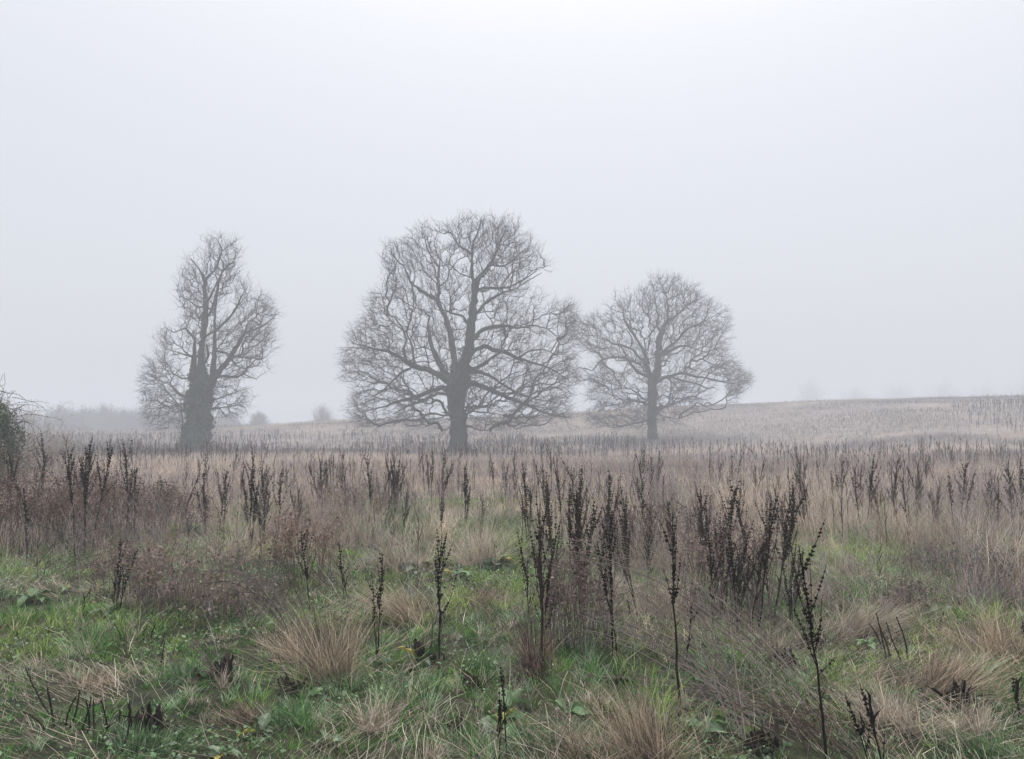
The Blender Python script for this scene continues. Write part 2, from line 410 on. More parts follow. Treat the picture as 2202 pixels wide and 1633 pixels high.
oakA_trunk = [(822, 1575, 175), (822, 1540, 140), (818, 1480, 112), (815, 1380, 98), (808, 1280, 102), (805, 1200, 118), (808, 1150, 125)]
oakA_limbs = [
 [(835,1160,92),(850,1060,78),(870,980,64),(885,880,58),(895,800,48),(905,700,42),(915,600,36),(935,500,28),(950,470,22),(990,430,16),(1040,350,12),(1080,250,8),(1110,180,5)],
 [(915,600,24),(905,480,18),(900,420,14),(905,340,14),(880,320,12),(820,280,9),(770,200,6)],
 [(905,340,12),(910,270,10),(945,180,7),(960,120,4)],
 [(778,1150,72),(790,1080,48),(795,1000,38),(775,880,34),(770,820,32),(745,740,28),(715,680,28),(690,620,28),(700,560,20),(690,480,16),(700,420,12),(670,370,12),(630,310,9),(615,250,7),(600,190,4)],
 [(690,620,22),(640,590,20),(580,560,16),(520,500,14),(490,420,10),(440,370,8),(400,330,5)],
 [(700,420,12),(705,370,10),(680,320,8),(670,260,6),(690,200,4)],
 [(765,1120,40),(720,1050,34),(690,990,30),(660,920,26),(640,850,20),(630,780,14),(640,720,10),(600,680,6)],
 [(755,1120,40),(700,1080,34),(640,1050,30),(560,1030,30),(500,1000,26),(440,960,20),(380,930,16),(300,920,12),(230,900,9),(160,880,5)],
 [(500,1000,16),(480,920,14),(500,860,10),(470,780,9),(420,720,6)],
 [(560,1030,16),(540,960,13),(530,890,11),(500,820,9),(430,770,6),(360,700,4)],
 [(520,1040,14),(460,1070,12),(400,1130,10),(350,1180,8),(290,1210,5)],
 [(770,1165,40),(700,1160,28),(640,1180,24),(570,1210,22),(500,1230,18),(430,1245,14),(380,1270,10),(300,1290,7),(210,1310,4)],
 [(770,1215,30),(740,1195,16),(690,1190,15),(600,1240,14),(500,1270,10),(420,1320,6)],
 [(885,880,34),(930,840,26),(970,800,22),(1030,780,20),(1100,775,20),(1180,790,14),(1260,775,10),(1360,790,7),(1450,860,4)],
 [(1100,790,14),(1110,850,11),(1090,900,9)],
 [(875,960,34),(930,920,24),(1000,905,24),(1060,930,24),(1120,945,22),(1180,975,16),(1260,1000,14),(1340,1020,10),(1420,1060,7),(1500,1110,4)],
 [(905,720,26),(940,690,20),(980,640,18),(1040,600,16),(1100,570,12),(1180,545,10),(1260,490,6),(1330,450,4)],
 [(920,560,20),(980,540,14),(1060,545,14),(1130,540,10),(1220,490,7),(1300,440,4)],
 [(950,470,14),(1010,400,12),(1100,410,9),(1160,370,6),(1230,300,4)],
 [(860,1060,34),(930,1040,22),(980,1010,18),(1030,970,14),(1090,930,10)],
 [(860,1130,44),(920,1130,30),(990,1160,26),(1060,1190,24),(1120,1220,22),(1180,1240,18),(1260,1270,14),(1340,1310,12),(1420,1330,8),(1500,1340,4)],
 [(880,1060,26),(960,1060,18),(1040,1100,14),(1110,1150,12),(1200,1200,9),(1300,1230,5),(1420,1250,3)],
 [(880,770,18),(850,720,12),(830,710,12),(780,700,12),(740,680,8)],
 [(1180,975,12),(1260,930,8),(1340,920,6),(1430,960,4)],
 [(830,1310,20),(865,1300,12),(930,1305,9),(1000,1310,7),(1100,1330,4)],
 [(800,1310,16),(770,1300,10),(720,1340,7),(640,1350,5),(560,1400,3)],
 [(800,1380,12),(870,1390,8),(950,1420,5),(1010,1425,3)],
 [(820,1400,10),(770,1400,6),(700,1440,3)],
 [(1180,1240,12),(1160,1260,9),(1220,1330,6),(1290,1370,3)]]
oakA_poly = [(840,75),(960,80),(1020,150),(1110,110),(1180,170),(1190,250),(1260,240),(1280,310),(1330,360),(1400,430),(1410,540),(1500,580),(1535,650),(1530,760),(1500,900),(1540,1000),(1560,1100),(1500,1150),(1560,1280),(1500,1370),(1400,1340),(1280,1390),(1000,1440),(880,1450),(760,1450),(600,1430),(450,1400),(200,1400),(150,1310),(190,1150),(100,1110),(90,1000),(130,880),(190,760),(250,690),(270,600),(380,560),(370,470),(340,380),(380,290),(480,250),(540,240),(560,160),(640,140),(710,160),(740,120)]
make_tree('oak_tree', 'tallest bare oak with a wide round crown in the middle of the three trees', 60.5, 700, 430, 2.865, oakA_trunk, oakA_limbs, oakA_poly, natt=7400,
          holes=((725, 255, 38), (745, 330, 20), (1560, 1220, 60), (130, 1170, 50), (830, 640, 30), (760, 1060, 16)), seed=3, dk=0.42, twigs=1.9)

oakB_trunk = [(830, 1550, 110), (830, 1520, 92), (825, 1400, 78), (822, 1280, 80), (825, 1160, 80), (830, 1050, 74), (838, 990, 84)]
oakB_limbs = [
 [(855,990,66),(870,960,60),(875,880,55),(880,800,50),(885,700,48),(900,620,50),(920,560,36),(950,510,26),(965,470,20),(965,400,14),(960,330,10),(950,250,6)],
 [(960,490,18),(1020,460,14),(1070,420,12),(1120,360,9),(1200,320,4)],
 [(900,590,26),(870,540,22),(880,460,12),(860,350,7),(820,280,4)],
 [(820,990,50),(800,950,42),(770,860,40),(770,810,30),(740,730,24),(700,670,20),(640,580,28),(610,530,20),(580,480,12),(570,420,8),(500,400,5)],
 [(775,850,30),(720,820,22),(690,790,20),(650,740,18),(600,720,18),(540,700,18),(480,690,14),(420,650,10),(350,620,7),(250,620,5),(150,560,3)],
 [(640,730,12),(650,640,10),(600,560,7)],
 [(480,690,10),(450,740,8),(400,720,6)],
 [(815,1000,40),(790,980,30),(740,960,28),(680,920,24),(640,870,22),(610,820,22),(540,810,16),(460,815,14),(380,835,16),(340,880,12),(300,930,10),(240,910,8),(180,900,6),(130,980,4)],
 [(600,800,14),(570,740,12),(540,700,10)],
 [(885,810,36),(950,770,28),(1010,740,26),(1080,710,24),(1140,715,12),(1220,740,8),(1330,780,4)],
 [(900,780,26),(1000,700,18),(1060,650,18),(1095,600,20),(1140,560,14),(1210,530,12),(1300,490,7),(1400,430,4)],
 [(855,1040,36),(870,1030,28),(920,990,22),(990,975,20),(1060,950,20),(1130,955,18),(1220,985,16),(1290,990,14),(1370,1010,14),(1440,1025,12),(1520,1040,8),(1600,1060,4)],
 [(1060,960,9),(1100,900,7),(1170,840,4)],
 [(1440,1020,8),(1480,960,6),(1560,960,3)],
 [(960,990,12),(1010,1040,10),(1080,1105,10),(1140,1070,6)],
 [(1000,985,16),(1100,1020,14),(1200,1040,14),(1300,1080,12),(1380,1080,6)],
 [(810,1200,28),(785,1190,20),(740,1170,18),(690,1120,14),(640,1090,12),(560,1080,8),(450,1100,5),(350,1160,3)],
 [(810,1240,16),(780,1230,12),(700,1190,10),(600,1210,8),(500,1230,6),(380,1240,3)],
 [(810,1350,14),(770,1370,10),(680,1390,9),(560,1420,7),(450,1430,4)],
 [(840,1190,16),(870,1180,12),(920,1140,10),(1000,1170,9),(1100,1180,7),(1200,1220,5),(1260,1330,3)],
 [(840,1290,12),(870,1300,9),(950,1340,7),(1060,1350,4)]]
oakB_poly = [(460,180),(560,230),(620,270),(700,190),(760,140),(860,110),(1010,80),(1080,130),(1100,200),(1240,210),(1260,270),(1330,300),(1400,370),(1490,360),(1530,430),(1520,550),(1440,600),(1500,670),(1470,760),(1420,820),(1530,820),(1600,890),(1690,960),(1680,1080),(1560,1150),(1440,1160),(1400,1240),(1280,1300),(1100,1370),(900,1400),(760,1440),(560,1450),(400,1430),(250,1380),(270,1300),(360,1200),(260,1150),(290,1000),(340,930),(200,960),(130,1060),(110,950),(200,870),(280,740),(140,700),(110,560),(170,450),(330,390),(400,280)]
make_tree('oak_tree', 'smaller bare oak farther back with a straight trunk and a long level limb', 78.0, 1200, 570, 4.082, oakB_trunk, oakB_limbs, oakB_poly, natt=7000,
          holes=((470, 870, 60), (560, 900, 55), (640, 1000, 35), (420, 770, 26), (960, 900, 20), (720, 1060, 30)), seed=8, dk=0.42, twigs=1.9, clt=0.38)

ivyT = [(460, 1570, 120), (470, 1450, 110), (485, 1300, 100), (500, 1200, 100), (512, 1090, 110)]
ivyL = [
 [(505,1100,60),(505,1050,42),(508,900,40),(520,760,36),(535,650,40),(540,560,34),(535,460,28),(535,380,28),(520,350,16),(490,300,9),(440,240,5)],
 [(535,385,22),(580,340,14),(615,300,14),(635,240,12),(650,190,10),(640,150,6),(610,100,4)],
 [(480,1120,50),(460,1050,30),(460,950,28),(465,860,22),(470,790,14),(440,750,10),(410,710,8),(330,740,6),(260,700,3)],
 [(540,1110,50),(580,1050,36),(595,960,30),(600,860,26),(600,770,22),(605,720,16),(600,600,16),(615,480,16),(635,380,14),(655,320,12),(690,285,10),(735,265,7)],
 [(655,320,9),(660,270,9),(645,240,8)],
 [(530,770,16),(580,740,12),(640,700,14),(700,640,14),(750,570,12),(780,500,8),(825,430,4)],
 [(750,570,8),(790,520,6),(825,480,4)],
 [(545,650,18),(580,590,14),(600,520,14)],
 [(540,560,16),(580,480,14),(610,420,11)],
 [(530,960,14),(560,890,14),(545,820,10)],
 [(560,1090,50),(600,1040,36),(640,990,34),(690,930,30),(730,870,28),(770,800,26),(790,760,16),(850,720,12),(920,700,10),(960,670,8),(1000,640,6),(1040,600,3)],
 [(770,800,14),(800,740,10),(830,670,8),(880,640,6),(890,560,4),(900,500,3)],
 [(920,700,7),(900,650,6),(880,640,4)],
 [(590,1060,24),(640,1035,14),(700,1040,16),(750,1040,14),(800,1020,10),(840,1040,6),(885,1055,4)],
 [(750,900,12),(820,910,8),(900,915,5)],
 [(690,880,12),(740,960,8),(800,985,6),(880,960,3)],
 [(500,570,12),(470,560,9),(430,520,6),(390,500,3)],
 [(480,1180,30),(430,1180,16),(380,1165,14),(340,1140,12),(300,1080,7),(220,1060,4)],
 [(470,1270,26),(415,1270,12),(380,1220,10),(300,1240,7),(200,1200,5),(110,1200,3)],
 [(540,1260,24),(620,1250,10),(700,1240,7),(780,1230,4)],
 [(540,1220,16),(640,1180,8),(720,1150,5),(800,1120,3)],
 [(560,1110,10),(590,1110,6),(680,1108,7)],
 [(460,900,14),(400,890,9),(340,870,6),(270,850,3)],
 [(450,1040,14),(380,1050,9),(300,1000,6),(210,980,4)]]
ivyP = [(515,80),(590,70),(660,110),(755,105),(770,200),(765,280),(762,345),(765,402),(830,430),(800,500),(890,475),(970,490),(990,590),(1040,600),(960,690),(980,800),(930,860),(950,930),(890,1000),(890,1050),(700,1070),(660,1100),(840,1110),(830,1230),(760,1290),(700,1350),(600,1300),(560,1340),(400,1330),(270,1400),(130,1320),(100,1200),(110,1050),(150,930),(240,900),(210,730),(240,680),(340,690),(370,660),(310,590),(345,450),(370,370),(385,340),(368,260),(382,190),(480,160),(540,170)]
rt, org, W, mpx = make_tree('ivy_clad_tree', 'narrow bare tree with several upright stems and ivy round its trunk', 60.0, 270, 480, 3.14, ivyT, ivyL, ivyP, natt=3500,
          holes=((680, 1090, 20), (570, 1000, 12), (480, 950, 8), (850, 1070, 40)), seed=21, dk=0.45, twigs=1.7, clt=0.36)
def ivy_on(root, org, W, D, prof, n, seed, size=(0.05, 0.10), dark=1.0):
    """prof: (zx, zy, half width in zoomed px) down the trunk"""
    rng = np.random.default_rng(seed); prof = np.array(prof, float)
    y = rng.uniform(prof[0, 1], prof[-1, 1], n); x = np.interp(y, prof[:, 1], prof[:, 0]); hw = np.interp(y, prof[:, 1], prof[:, 2])
    th = rng.uniform(0, 2 * math.pi, n)
    c = np.array([W(a, b, D) for a, b in zip(x, y)]) - org
    lump = 0.45 + 0.95 * vnoise(np.cos(th) * 2.2 + 5, np.sin(th) * 2.2 + 5, c[:, 2] * 1.6, seed)
    rr = hw * mpx * lump * (1 + rng.exponential(0.15, n)) * np.sqrt(rng.uniform(0.55, 1, n))
    nv = np.stack([np.cos(th), np.sin(th), rng.uniform(-0.1, 0.7, n)], 1) + rng.normal(0, 0.35, (n, 3))
    c[:, 0] += np.cos(th) * rr; c[:, 1] += np.sin(th) * rr
    V, T = leafcards(c, nv, rng.uniform(size[0], size[1], n), rng)
    col = np.array([.06, .082, .04]) * (rng.uniform(0.5, 1.6, (n, 1))) + rng.uniform(0, .012, (n, 3))
    m = MB(); m.add(V, None, T, np.repeat(col, 4, 0)); return m.build('ivy', M_ivy, root)
ivy_on(rt, org, W, 60.0, [(515, 985, 14), (515, 1030, 34), (512, 1100, 70), (508, 1180, 70), (495, 1260, 78), (490, 1340, 68), (482, 1420, 82), (470, 1500, 104), (455, 1575, 150)], 17000, 4, (0.06, 0.13))
ivy_on(rt, org, W, 60.0, [(510, 860, 10), (510, 960, 20), (508, 1060, 40)], 2200, 5).name = 'ivy_strand'
ivy_on(rt, org, W, 60.0, [(461, 900, 8), (460, 980, 18), (462, 1070, 36)], 1800, 6).name = 'ivy_strand'
ivy_on(rt, org, W, 60.0, [(596, 960, 8), (590, 1030, 20), (560, 1100, 42)], 2000, 7).name = 'ivy_strand'
# thin stem beside it
mm = MB(); pts = np.array([W(z[0], z[1], 59.4) for z in [(375,1560),(378,1450),(385,1350),(378,1260),(370,1190)]]) - org
V, Q = tube(pts, np.array([10, 9, 7, 5, 3]) * mpx * .8, 6); mm.add(V, Q); mm.build('side_stem', M_bark, rt)
bpy.context.view_layer.update()
# ------------------------------------------------------------------ far shrubs and trees fading into the fog
def fuzzy_bush(rng, wid, hei, n, stems=12, tw=0.02, dep=0.7, trunk=0.0):
    """a leafless dome of forking stems, as tall as hei"""
    m = MB(); P0 = []; P1 = []; R0 = []; R1 = []
    S = max(0.12, hei / 16)
    for k in range(n):
        th = rng.uniform(0, 2 * math.pi); el = rng.uniform(0.12, 1.0) ** 0.8 * math.pi / 2; q = rng.uniform(0.55, 1.0) ** 0.6
        q *= 0.8 + 0.35 * vnoise(math.cos(th) * 2 + 7, math.sin(th) * 2 + 3, el * 2, 3)
        tip = np.array([math.cos(th) * math.cos(el) * wid / 2 * q, math.sin(th) * math.cos(el) * wid / 2 * q * dep, trunk + (hei - trunk) * (0.15 + 0.85 * math.sin(el)) * q])
        root = np.array([tip[0] * 0.25 * rng.uniform(0, 1), tip[1] * 0.25 * rng.uniform(0, 1), trunk * 0.9]); p = root; ns = 5
        if k > stems * 2: root = root + (tip - root) * rng.uniform(0.2, 0.6); p = root; ns = 4
        for j in range(1, ns + 1):
            t = j / ns; c = root * (1 - t) + tip * t; c = c + np.array([0, 0, 1]) * (math.sin(math.pi * t) * hei * 0.06) + rng.normal(0, S * 0.35, 3) * (j < ns + 1)
            P0.append(p); P1.append(c); a = tw * (2.2 if k < stems * 2 else 1.0); R0.append(a * (1.25 - t)); R1.append(a * (1.25 - t - 0.2 * 1)); 
            if j >= 2:
                e = c + nrm(rng.normal(0, 1, 3) + (tip - root) / max(hei, 1)) * S * rng.uniform(0.6, 1.6)
                P0.append(c); P1.append(e); R0.append(tw * 0.55); R1.append(tw * 0.3)
            p = c
    V, Q = frusta(np.array(P0), np.array(P1), np.array(R0), np.maximum(np.array(R1), 0.003), 3); m.add(V, Q); return m
def far_bush(px, top, Y, wpx, n, label, group, seed, name='bush', tw=0.03, trunk=0.0, cat='bush'):
    rng = np.random.default_rng(seed); x = P(px, 900, Y)[0]; g = hz(x, Y); h = P(px, top, Y)[2] - g
    wid = wpx / F * Y; r = empty(name, (x, Y, g)); tag(r, label, cat, group)
    fuzzy_bush(rng, wid, h, n, tw=tw, trunk=trunk).build('branches', M_twig, r)
    st = MB(); V, Q = tube([(0, 0, -0.4), (0.05, 0, h * 0.2), (-0.05, 0.05, h * 0.45)], [tw * 5, tw * 4, tw * 2], 7); st.add(V, Q); st.build('trunk', M_bark, r)
    return r
hedge = 'shrubs of the hedge faint in the fog at the far edge of the field'
for i, (px, top, wpx, Y) in enumerate([(128, 880, 90, 175), (178, 884, 100, 178), (225, 880, 110, 180), (268, 888, 90, 176), (312, 882, 100, 182), (356, 892, 80, 178), (60, 892, 90, 172), (400, 895, 90, 184), (480, 898, 90, 186), (10, 888, 90, 170)]):
    far_bush(px, top - 7, Y, wpx * 1.35, 900, 'leafless shrub in the misty hedge behind the ivy-clad tree', hedge, 40 + i, tw=0.055)
far_bush(557, 886, 165, 60, 500, 'low rounded dense bush on the misty skyline, nearer the ivy-clad tree', None, 61, tw=0.045)
far_bush(694, 868, 170, 76, 300, 'pale airy leafless bush on the skyline beside the tallest oak', None, 62, tw=0.03)
far = 'trees barely visible in the fog beyond the ridge'
for i, (px, top, wpx) in enumerate([(1745, 815, 100), (1840, 832, 130), (1935, 822, 140), (2030, 818, 150), (2120, 822, 130), (2200, 815, 150), (2290, 818, 150)]):
    far_bush(px, top, 390, wpx, 420, 'tree faintly visible through the fog over the ridge', far, 70 + i, 'tree', tw=0.08, trunk=2.0, cat='tree')

# ------------------------------------------------------------------ ground cover that nobody could count
DRY = np.array([.56, .465, .375]); DRY2 = np.array([.43, .345, .295]); STRAW = np.array([.72, .65, .53]); MAUVE = np.array([.30, .26, .27])
GREEN = np.array([.062, .165, .030]); GREEN2 = np.array([.20, .285, .06]); FROST = np.array([.25, .36, .22]); DARK = np.array([.045, .035, .03])
def mixc_(a, b, t): return a[None] * (1 - t[:, None]) + b[None] * t[:, None]
def scatter(d0, d1, n, rng, marg=1.5, side=0.74):
    """points over the wedge of field between two distances, with room beyond each side"""
    y = np.sqrt(rng.uniform(d0 ** 2, d1 ** 2, n)); x = rng.uniform(-1, 1, n) * (y * side + marg); return x, y
def pxy(x, y):
    """photo column and row of ground points"""
    z = height(x, y) - 1.6; fy = y * cp + z * sp; v = (z * cp - y * sp) / fy
    return 1101 + F * x / fy, 816.5 - F * v
def tallness(x, y):
    """0 where the sward is short and green, 1 where the dry grass stands tall"""
    u, v = pxy(x, y)
    edge = np.interp(u, [-600, 0, 200, 420, 470, 560, 760, 1000, 1060, 1150, 1180, 1500, 1640, 1700, 1800, 1950, 2202, 2800], [1190, 1200, 1215, 1290, 1230, 1200, 1215, 1200, 1130, 1150, 1230, 1260, 1240, 1180, 1195, 1230, 1330, 1350])
    n = fbm(x * 0.9 + 3, y * 0.9, 31) - 0.5
    t = sstep((edge - v) / 60 + 0.5 + n * 3.0)
    gap = (fbm(x * 0.45, y * 0.35, 37) > 0.56) & (y < 20)
    return t * np.where(gap, 0.25, 1)
def grass_near():
    rng = np.random.default_rng(101); m = MB()
    cx, cy_ = scatter(2.3, 16, 36000, rng); keep = rng.uniform(size=len(cx)) < np.clip(1.2 - tallness(cx, cy_) * 0.75, 0, 1) * np.clip((fbm(cx * 2.3, cy_ * 2.3, 45) - 0.30) * 3.4, 0.5, 1); cx, cy_ = cx[keep], cy_[keep]; M = len(cx)
    nb = rng.poisson(30, M); i = np.repeat(np.arange(M), nb); N = len(i); R = rng.gamma(3, 0.012, M)[i]; q = np.abs(rng.normal(0, 1, N)); th = rng.uniform(0, 6.283, N)
    x = cx[i] + np.cos(th) * q * R; y = cy_[i] + np.sin(th) * q * R
    tall = (rng.gamma(4, 0.25, M) * (0.5 + 1.1 * np.clip(fbm(cx * 1.4, cy_ * 1.4, 41) * 2.2 - 0.6, 0, 1)))[i]
    h = rng.gamma(5, 0.0098, N) * tall + 0.015; wind = fbm(x * 0.9, y * 0.9, 55) * 12
    dx = np.cos(th) * q * 0.3 + 0.10 * np.cos(wind) + rng.normal(0, .16, N); dy = np.sin(th) * q * 0.3 + 0.10 * np.sin(wind) + rng.normal(0, .16, N)
    az = np.arctan2(dy, dx); lean = np.clip(np.hypot(dx, dy), 0, 0.95)
    gt = np.clip((fbm(cx * 0.7, cy_ * 0.7, 61) - 0.5) * 4 + 0.45 + rng.normal(0, 0.35, M), 0, 1); fr = np.clip((fbm(cx * 0.6 + 9, cy_ * 0.6, 66) - 0.5) * 5, 0, 1)
    cc = mixc_(GREEN, GREEN2, gt) * rng.uniform(0.22, 1.8, (M, 1)); k = rng.uniform(size=M) < 0.05 + 0.28 * fr; cc[k] = FROST * rng.uniform(0.6, 1.5, (k.sum(), 1)); k = rng.uniform(size=M) < 0.07; cc[k] = DRY * rng.uniform(0.5, 1.1, (k.sum(), 1))
    c = cc[i] * rng.uniform(0.5, 1.6, (N, 1)); k = rng.uniform(size=N) < 0.05; c[k] = STRAW * rng.uniform(0.6, 1.2, (k.sum(), 1))
    base = np.stack([x, y, height(x, y) - 0.004], 1)
    V, Q, T, C = blades(base, az, lean, h, rng.uniform(0.0022, 0.0056, N) * (0.8 + y * 0.05), rng.uniform(0.1, 0.7, N), c * 0.8, c * 1.25, 2, rng=rng); m.add(V, Q, T, C)
    return tag(m.build('short_grass', M_grass), 'short green and frosty grass between the tussocks', None, None, 'stuff')
def thatch():
    """flattened dead stalks and litter lying through the short grass"""
    rng = np.random.default_rng(102); m = MB()
    x, y = scatter(2.6, 14, 110000, rng); d = fbm(x * 0.8 + 20, y * 0.8, 75); keep = rng.uniform(size=len(x)) < np.clip((d - 0.50 + np.clip(x * 0.06, -.12, .11)) * 5, 0.04, 1); x, y = x[keep], y[keep]; N = len(x)
    h = rng.uniform(0.04, 0.22, N); az = fbm(x * 0.5, y * 0.5, 77) * 16 + rng.normal(0, 0.8, N)
    c = mixc_(DRY, STRAW, rng.uniform(0, 1, N)) * rng.uniform(0.35, 1.3, (N, 1)); k = rng.uniform(size=N) < 0.35; c[k] = DRY2 * rng.uniform(0.5, 1, (k.sum(), 1))
    base = np.stack([x, y, height(x, y) + rng.uniform(0.0, 0.05, N)], 1)
    V, Q, T, C = blades(base, az, rng.uniform(0.85, 0.99, N), h, rng.uniform(0.0018, 0.0045, N), rng.uniform(-0.1, 0.25, N), c, c, 3, True, kink=0.03, rng=rng); m.add(V, Q, T, C)
    return tag(m.build('dead_thatch', M_dry), 'flattened straw and dead stalks lying in the grass', None, None, 'stuff')
def weeds():
    """small broad leaves low in the turf"""
    rng = np.random.default_rng(103); m = MB()
    x, y = scatter(2.6, 12, 110000, rng); d = fbm(x * 1.3 + 40, y * 1.3, 85); keep = (rng.uniform(size=len(x)) < np.clip((d - 0.50) * 7, 0.03, 1)); x, y = x[keep], y[keep]; N = len(x)
    c0 = np.stack([x, y, height(x, y) + rng.uniform(0.01, 0.07, N)], 1); nv = np.stack([rng.normal(0, .45, N), rng.normal(0, .45, N), np.ones(N)], 1)
    V, T = leafcards(c0, nv, rng.uniform(0.005, 0.015, N) * np.where(rng.uniform(size=N) < .06, 1.7, 1), rng, 0.75)
    c = mixc_(GREEN, FROST, rng.uniform(0, 1, N) ** 2 * 0.6) * rng.uniform(0.4, 1.2, (N, 1)); m.add(V, None, T, np.repeat(c, 4, 0))
    return tag(m.build('ground_herbs', M_leaf), 'low leafy herbs scattered in the turf', None, None, 'stuff')
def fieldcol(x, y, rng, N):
    """patchy tints of the dead sward, with mid-field brightness put into the colour"""
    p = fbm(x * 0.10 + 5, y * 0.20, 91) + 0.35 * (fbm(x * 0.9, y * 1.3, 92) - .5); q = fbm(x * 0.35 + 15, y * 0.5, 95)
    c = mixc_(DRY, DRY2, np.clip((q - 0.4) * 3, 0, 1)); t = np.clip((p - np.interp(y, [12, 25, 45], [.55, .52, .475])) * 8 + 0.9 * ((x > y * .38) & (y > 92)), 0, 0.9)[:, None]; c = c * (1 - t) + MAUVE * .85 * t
    c = c * rng.uniform(0.4, 1.4, (N, 1)) ** np.interp(y, [12, 45, 80], [1, .55, .3])[:, None] * np.interp(y, [8, 15, 30, 150], [1.05, 1.4, 1.3, .85])[:, None] * (1 - np.interp(y, [25, 50], [0, 1]) * .68 * np.clip((fbm(x * .07 + 30, y * .12 + 4, 97) - .44) * 7, 0, 1))[:, None] * np.where(y[:, None] > 35, [[.98, 1., 1.02]], [[1., 1., 1.]]); k = rng.uniform(size=N) < np.interp(y, [10, 40, 70], [.12, .06, 0]); c[k] = STRAW * rng.uniform(0.7, 1.1, (k.sum(), 1)); return c  # colour lifted over the mid-field, standing in for light the upright blades miss
def grass_tall():
    rng = np.random.default_rng(104); m = MB()
    cx, cy_ = scatter(5, 32, 30000, rng, 2); t = tallness(cx, cy_); keep = rng.uniform(size=len(cx)) < t * np.clip((fbm(cx * 1.3, cy_ * 1.3, 111) - 0.34) * 4, 0.10, 1); cx, cy_, t = cx[keep], cy_[keep], t[keep]; M = len(cx)
    nb = rng.poisson(np.clip(26 - cy_ * 0.3, 12, 26)); i = np.repeat(np.arange(M), nb); N = len(i); R = (rng.gamma(3, 0.025, M) * (1 + cy_ * 0.03))[i]
    x = cx[i] + rng.normal(0, 1, N) * R; y = cy_[i] + rng.normal(0, 1, N) * R
    big = np.clip((fbm(cx * 0.75, cy_ * 0.75, 115) - 0.5) * 2.2 + 0.5, 0, 1)
    h = rng.gamma(12, 0.04, N) * ((0.35 + 1.0 * big) * (0.35 + 0.65 * t) * rng.uniform(0.45, 1.4, M) * np.interp(cy_, [9, 13, 20, 32], [1.05, .9, .55, .42]))[i]
    wd_ = (fbm(cx * 0.6, cy_ * 0.6, 117) * 14 + rng.normal(0, 0.9, M))[i]; az = wd_ + rng.normal(0, 0.8, N); cl = np.clip(rng.normal(0.2, 0.2, M), -.1, .85)[i]
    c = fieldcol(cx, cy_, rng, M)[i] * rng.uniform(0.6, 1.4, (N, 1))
    base = np.stack([x, y, height(x, y) - 0.01], 1)
    V, Q, T, C = blades(base, az, np.clip(cl + rng.normal(0, 0.15, N), -0.3, 0.93), h, rng.uniform(0.0018, 0.004, N) * (0.7 + y * 0.055), rng.uniform(0.0, 0.55, N), c * 0.85, c * 1.1, 3, rng=rng); m.add(V, Q, T, C)
    # feathery side bits of the seed heads
    k = rng.uniform(size=N) < 0.35; n = k.sum(); tt = rng.uniform(0.55, 0.95, n)
    b2_ = base[k] + np.array([0, 0, 1.]) * (h[k] * tt)[:, None] + np.stack([np.cos(az[k]), np.sin(az[k]), 0 * tt], 1) * (h[k] * tt * 0.3)[:, None]
    V, Q, T, C = blades(b2_, rng.uniform(0, 6.3, n), rng.uniform(0.2, 0.8, n), rng.uniform(0.04, 0.14, n), np.full(n, 0.003) * (0.7 + y[k] * 0.06), rng.uniform(0, .4, n), c[k], c[k], 2, rng=rng); m.add(V, Q, T, C)
    return tag(m.build('tall_dry_grass', M_dry), 'standing beige dead grass covering the middle of the field', None, None, 'stuff')
def grass_far():
    rng = np.random.default_rng(105); m = MB()
    for (d0, d1, n, w0) in ((28, 62, 300000, 0.012), (60, 150, 330000, 0.03)):
        x, y = scatter(d0, d1, n, rng, 4); N = len(x)
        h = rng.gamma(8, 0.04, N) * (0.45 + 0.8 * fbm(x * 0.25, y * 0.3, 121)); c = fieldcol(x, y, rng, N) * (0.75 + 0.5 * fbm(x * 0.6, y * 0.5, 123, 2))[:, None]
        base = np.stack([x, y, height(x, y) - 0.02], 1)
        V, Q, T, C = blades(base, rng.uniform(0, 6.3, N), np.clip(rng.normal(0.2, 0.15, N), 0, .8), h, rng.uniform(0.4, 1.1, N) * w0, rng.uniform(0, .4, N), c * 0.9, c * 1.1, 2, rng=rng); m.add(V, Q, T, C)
    return tag(m.build('distant_dry_grass', M_dry), 'dead grass of the far field fading towards the ridge', None, None, 'stuff')
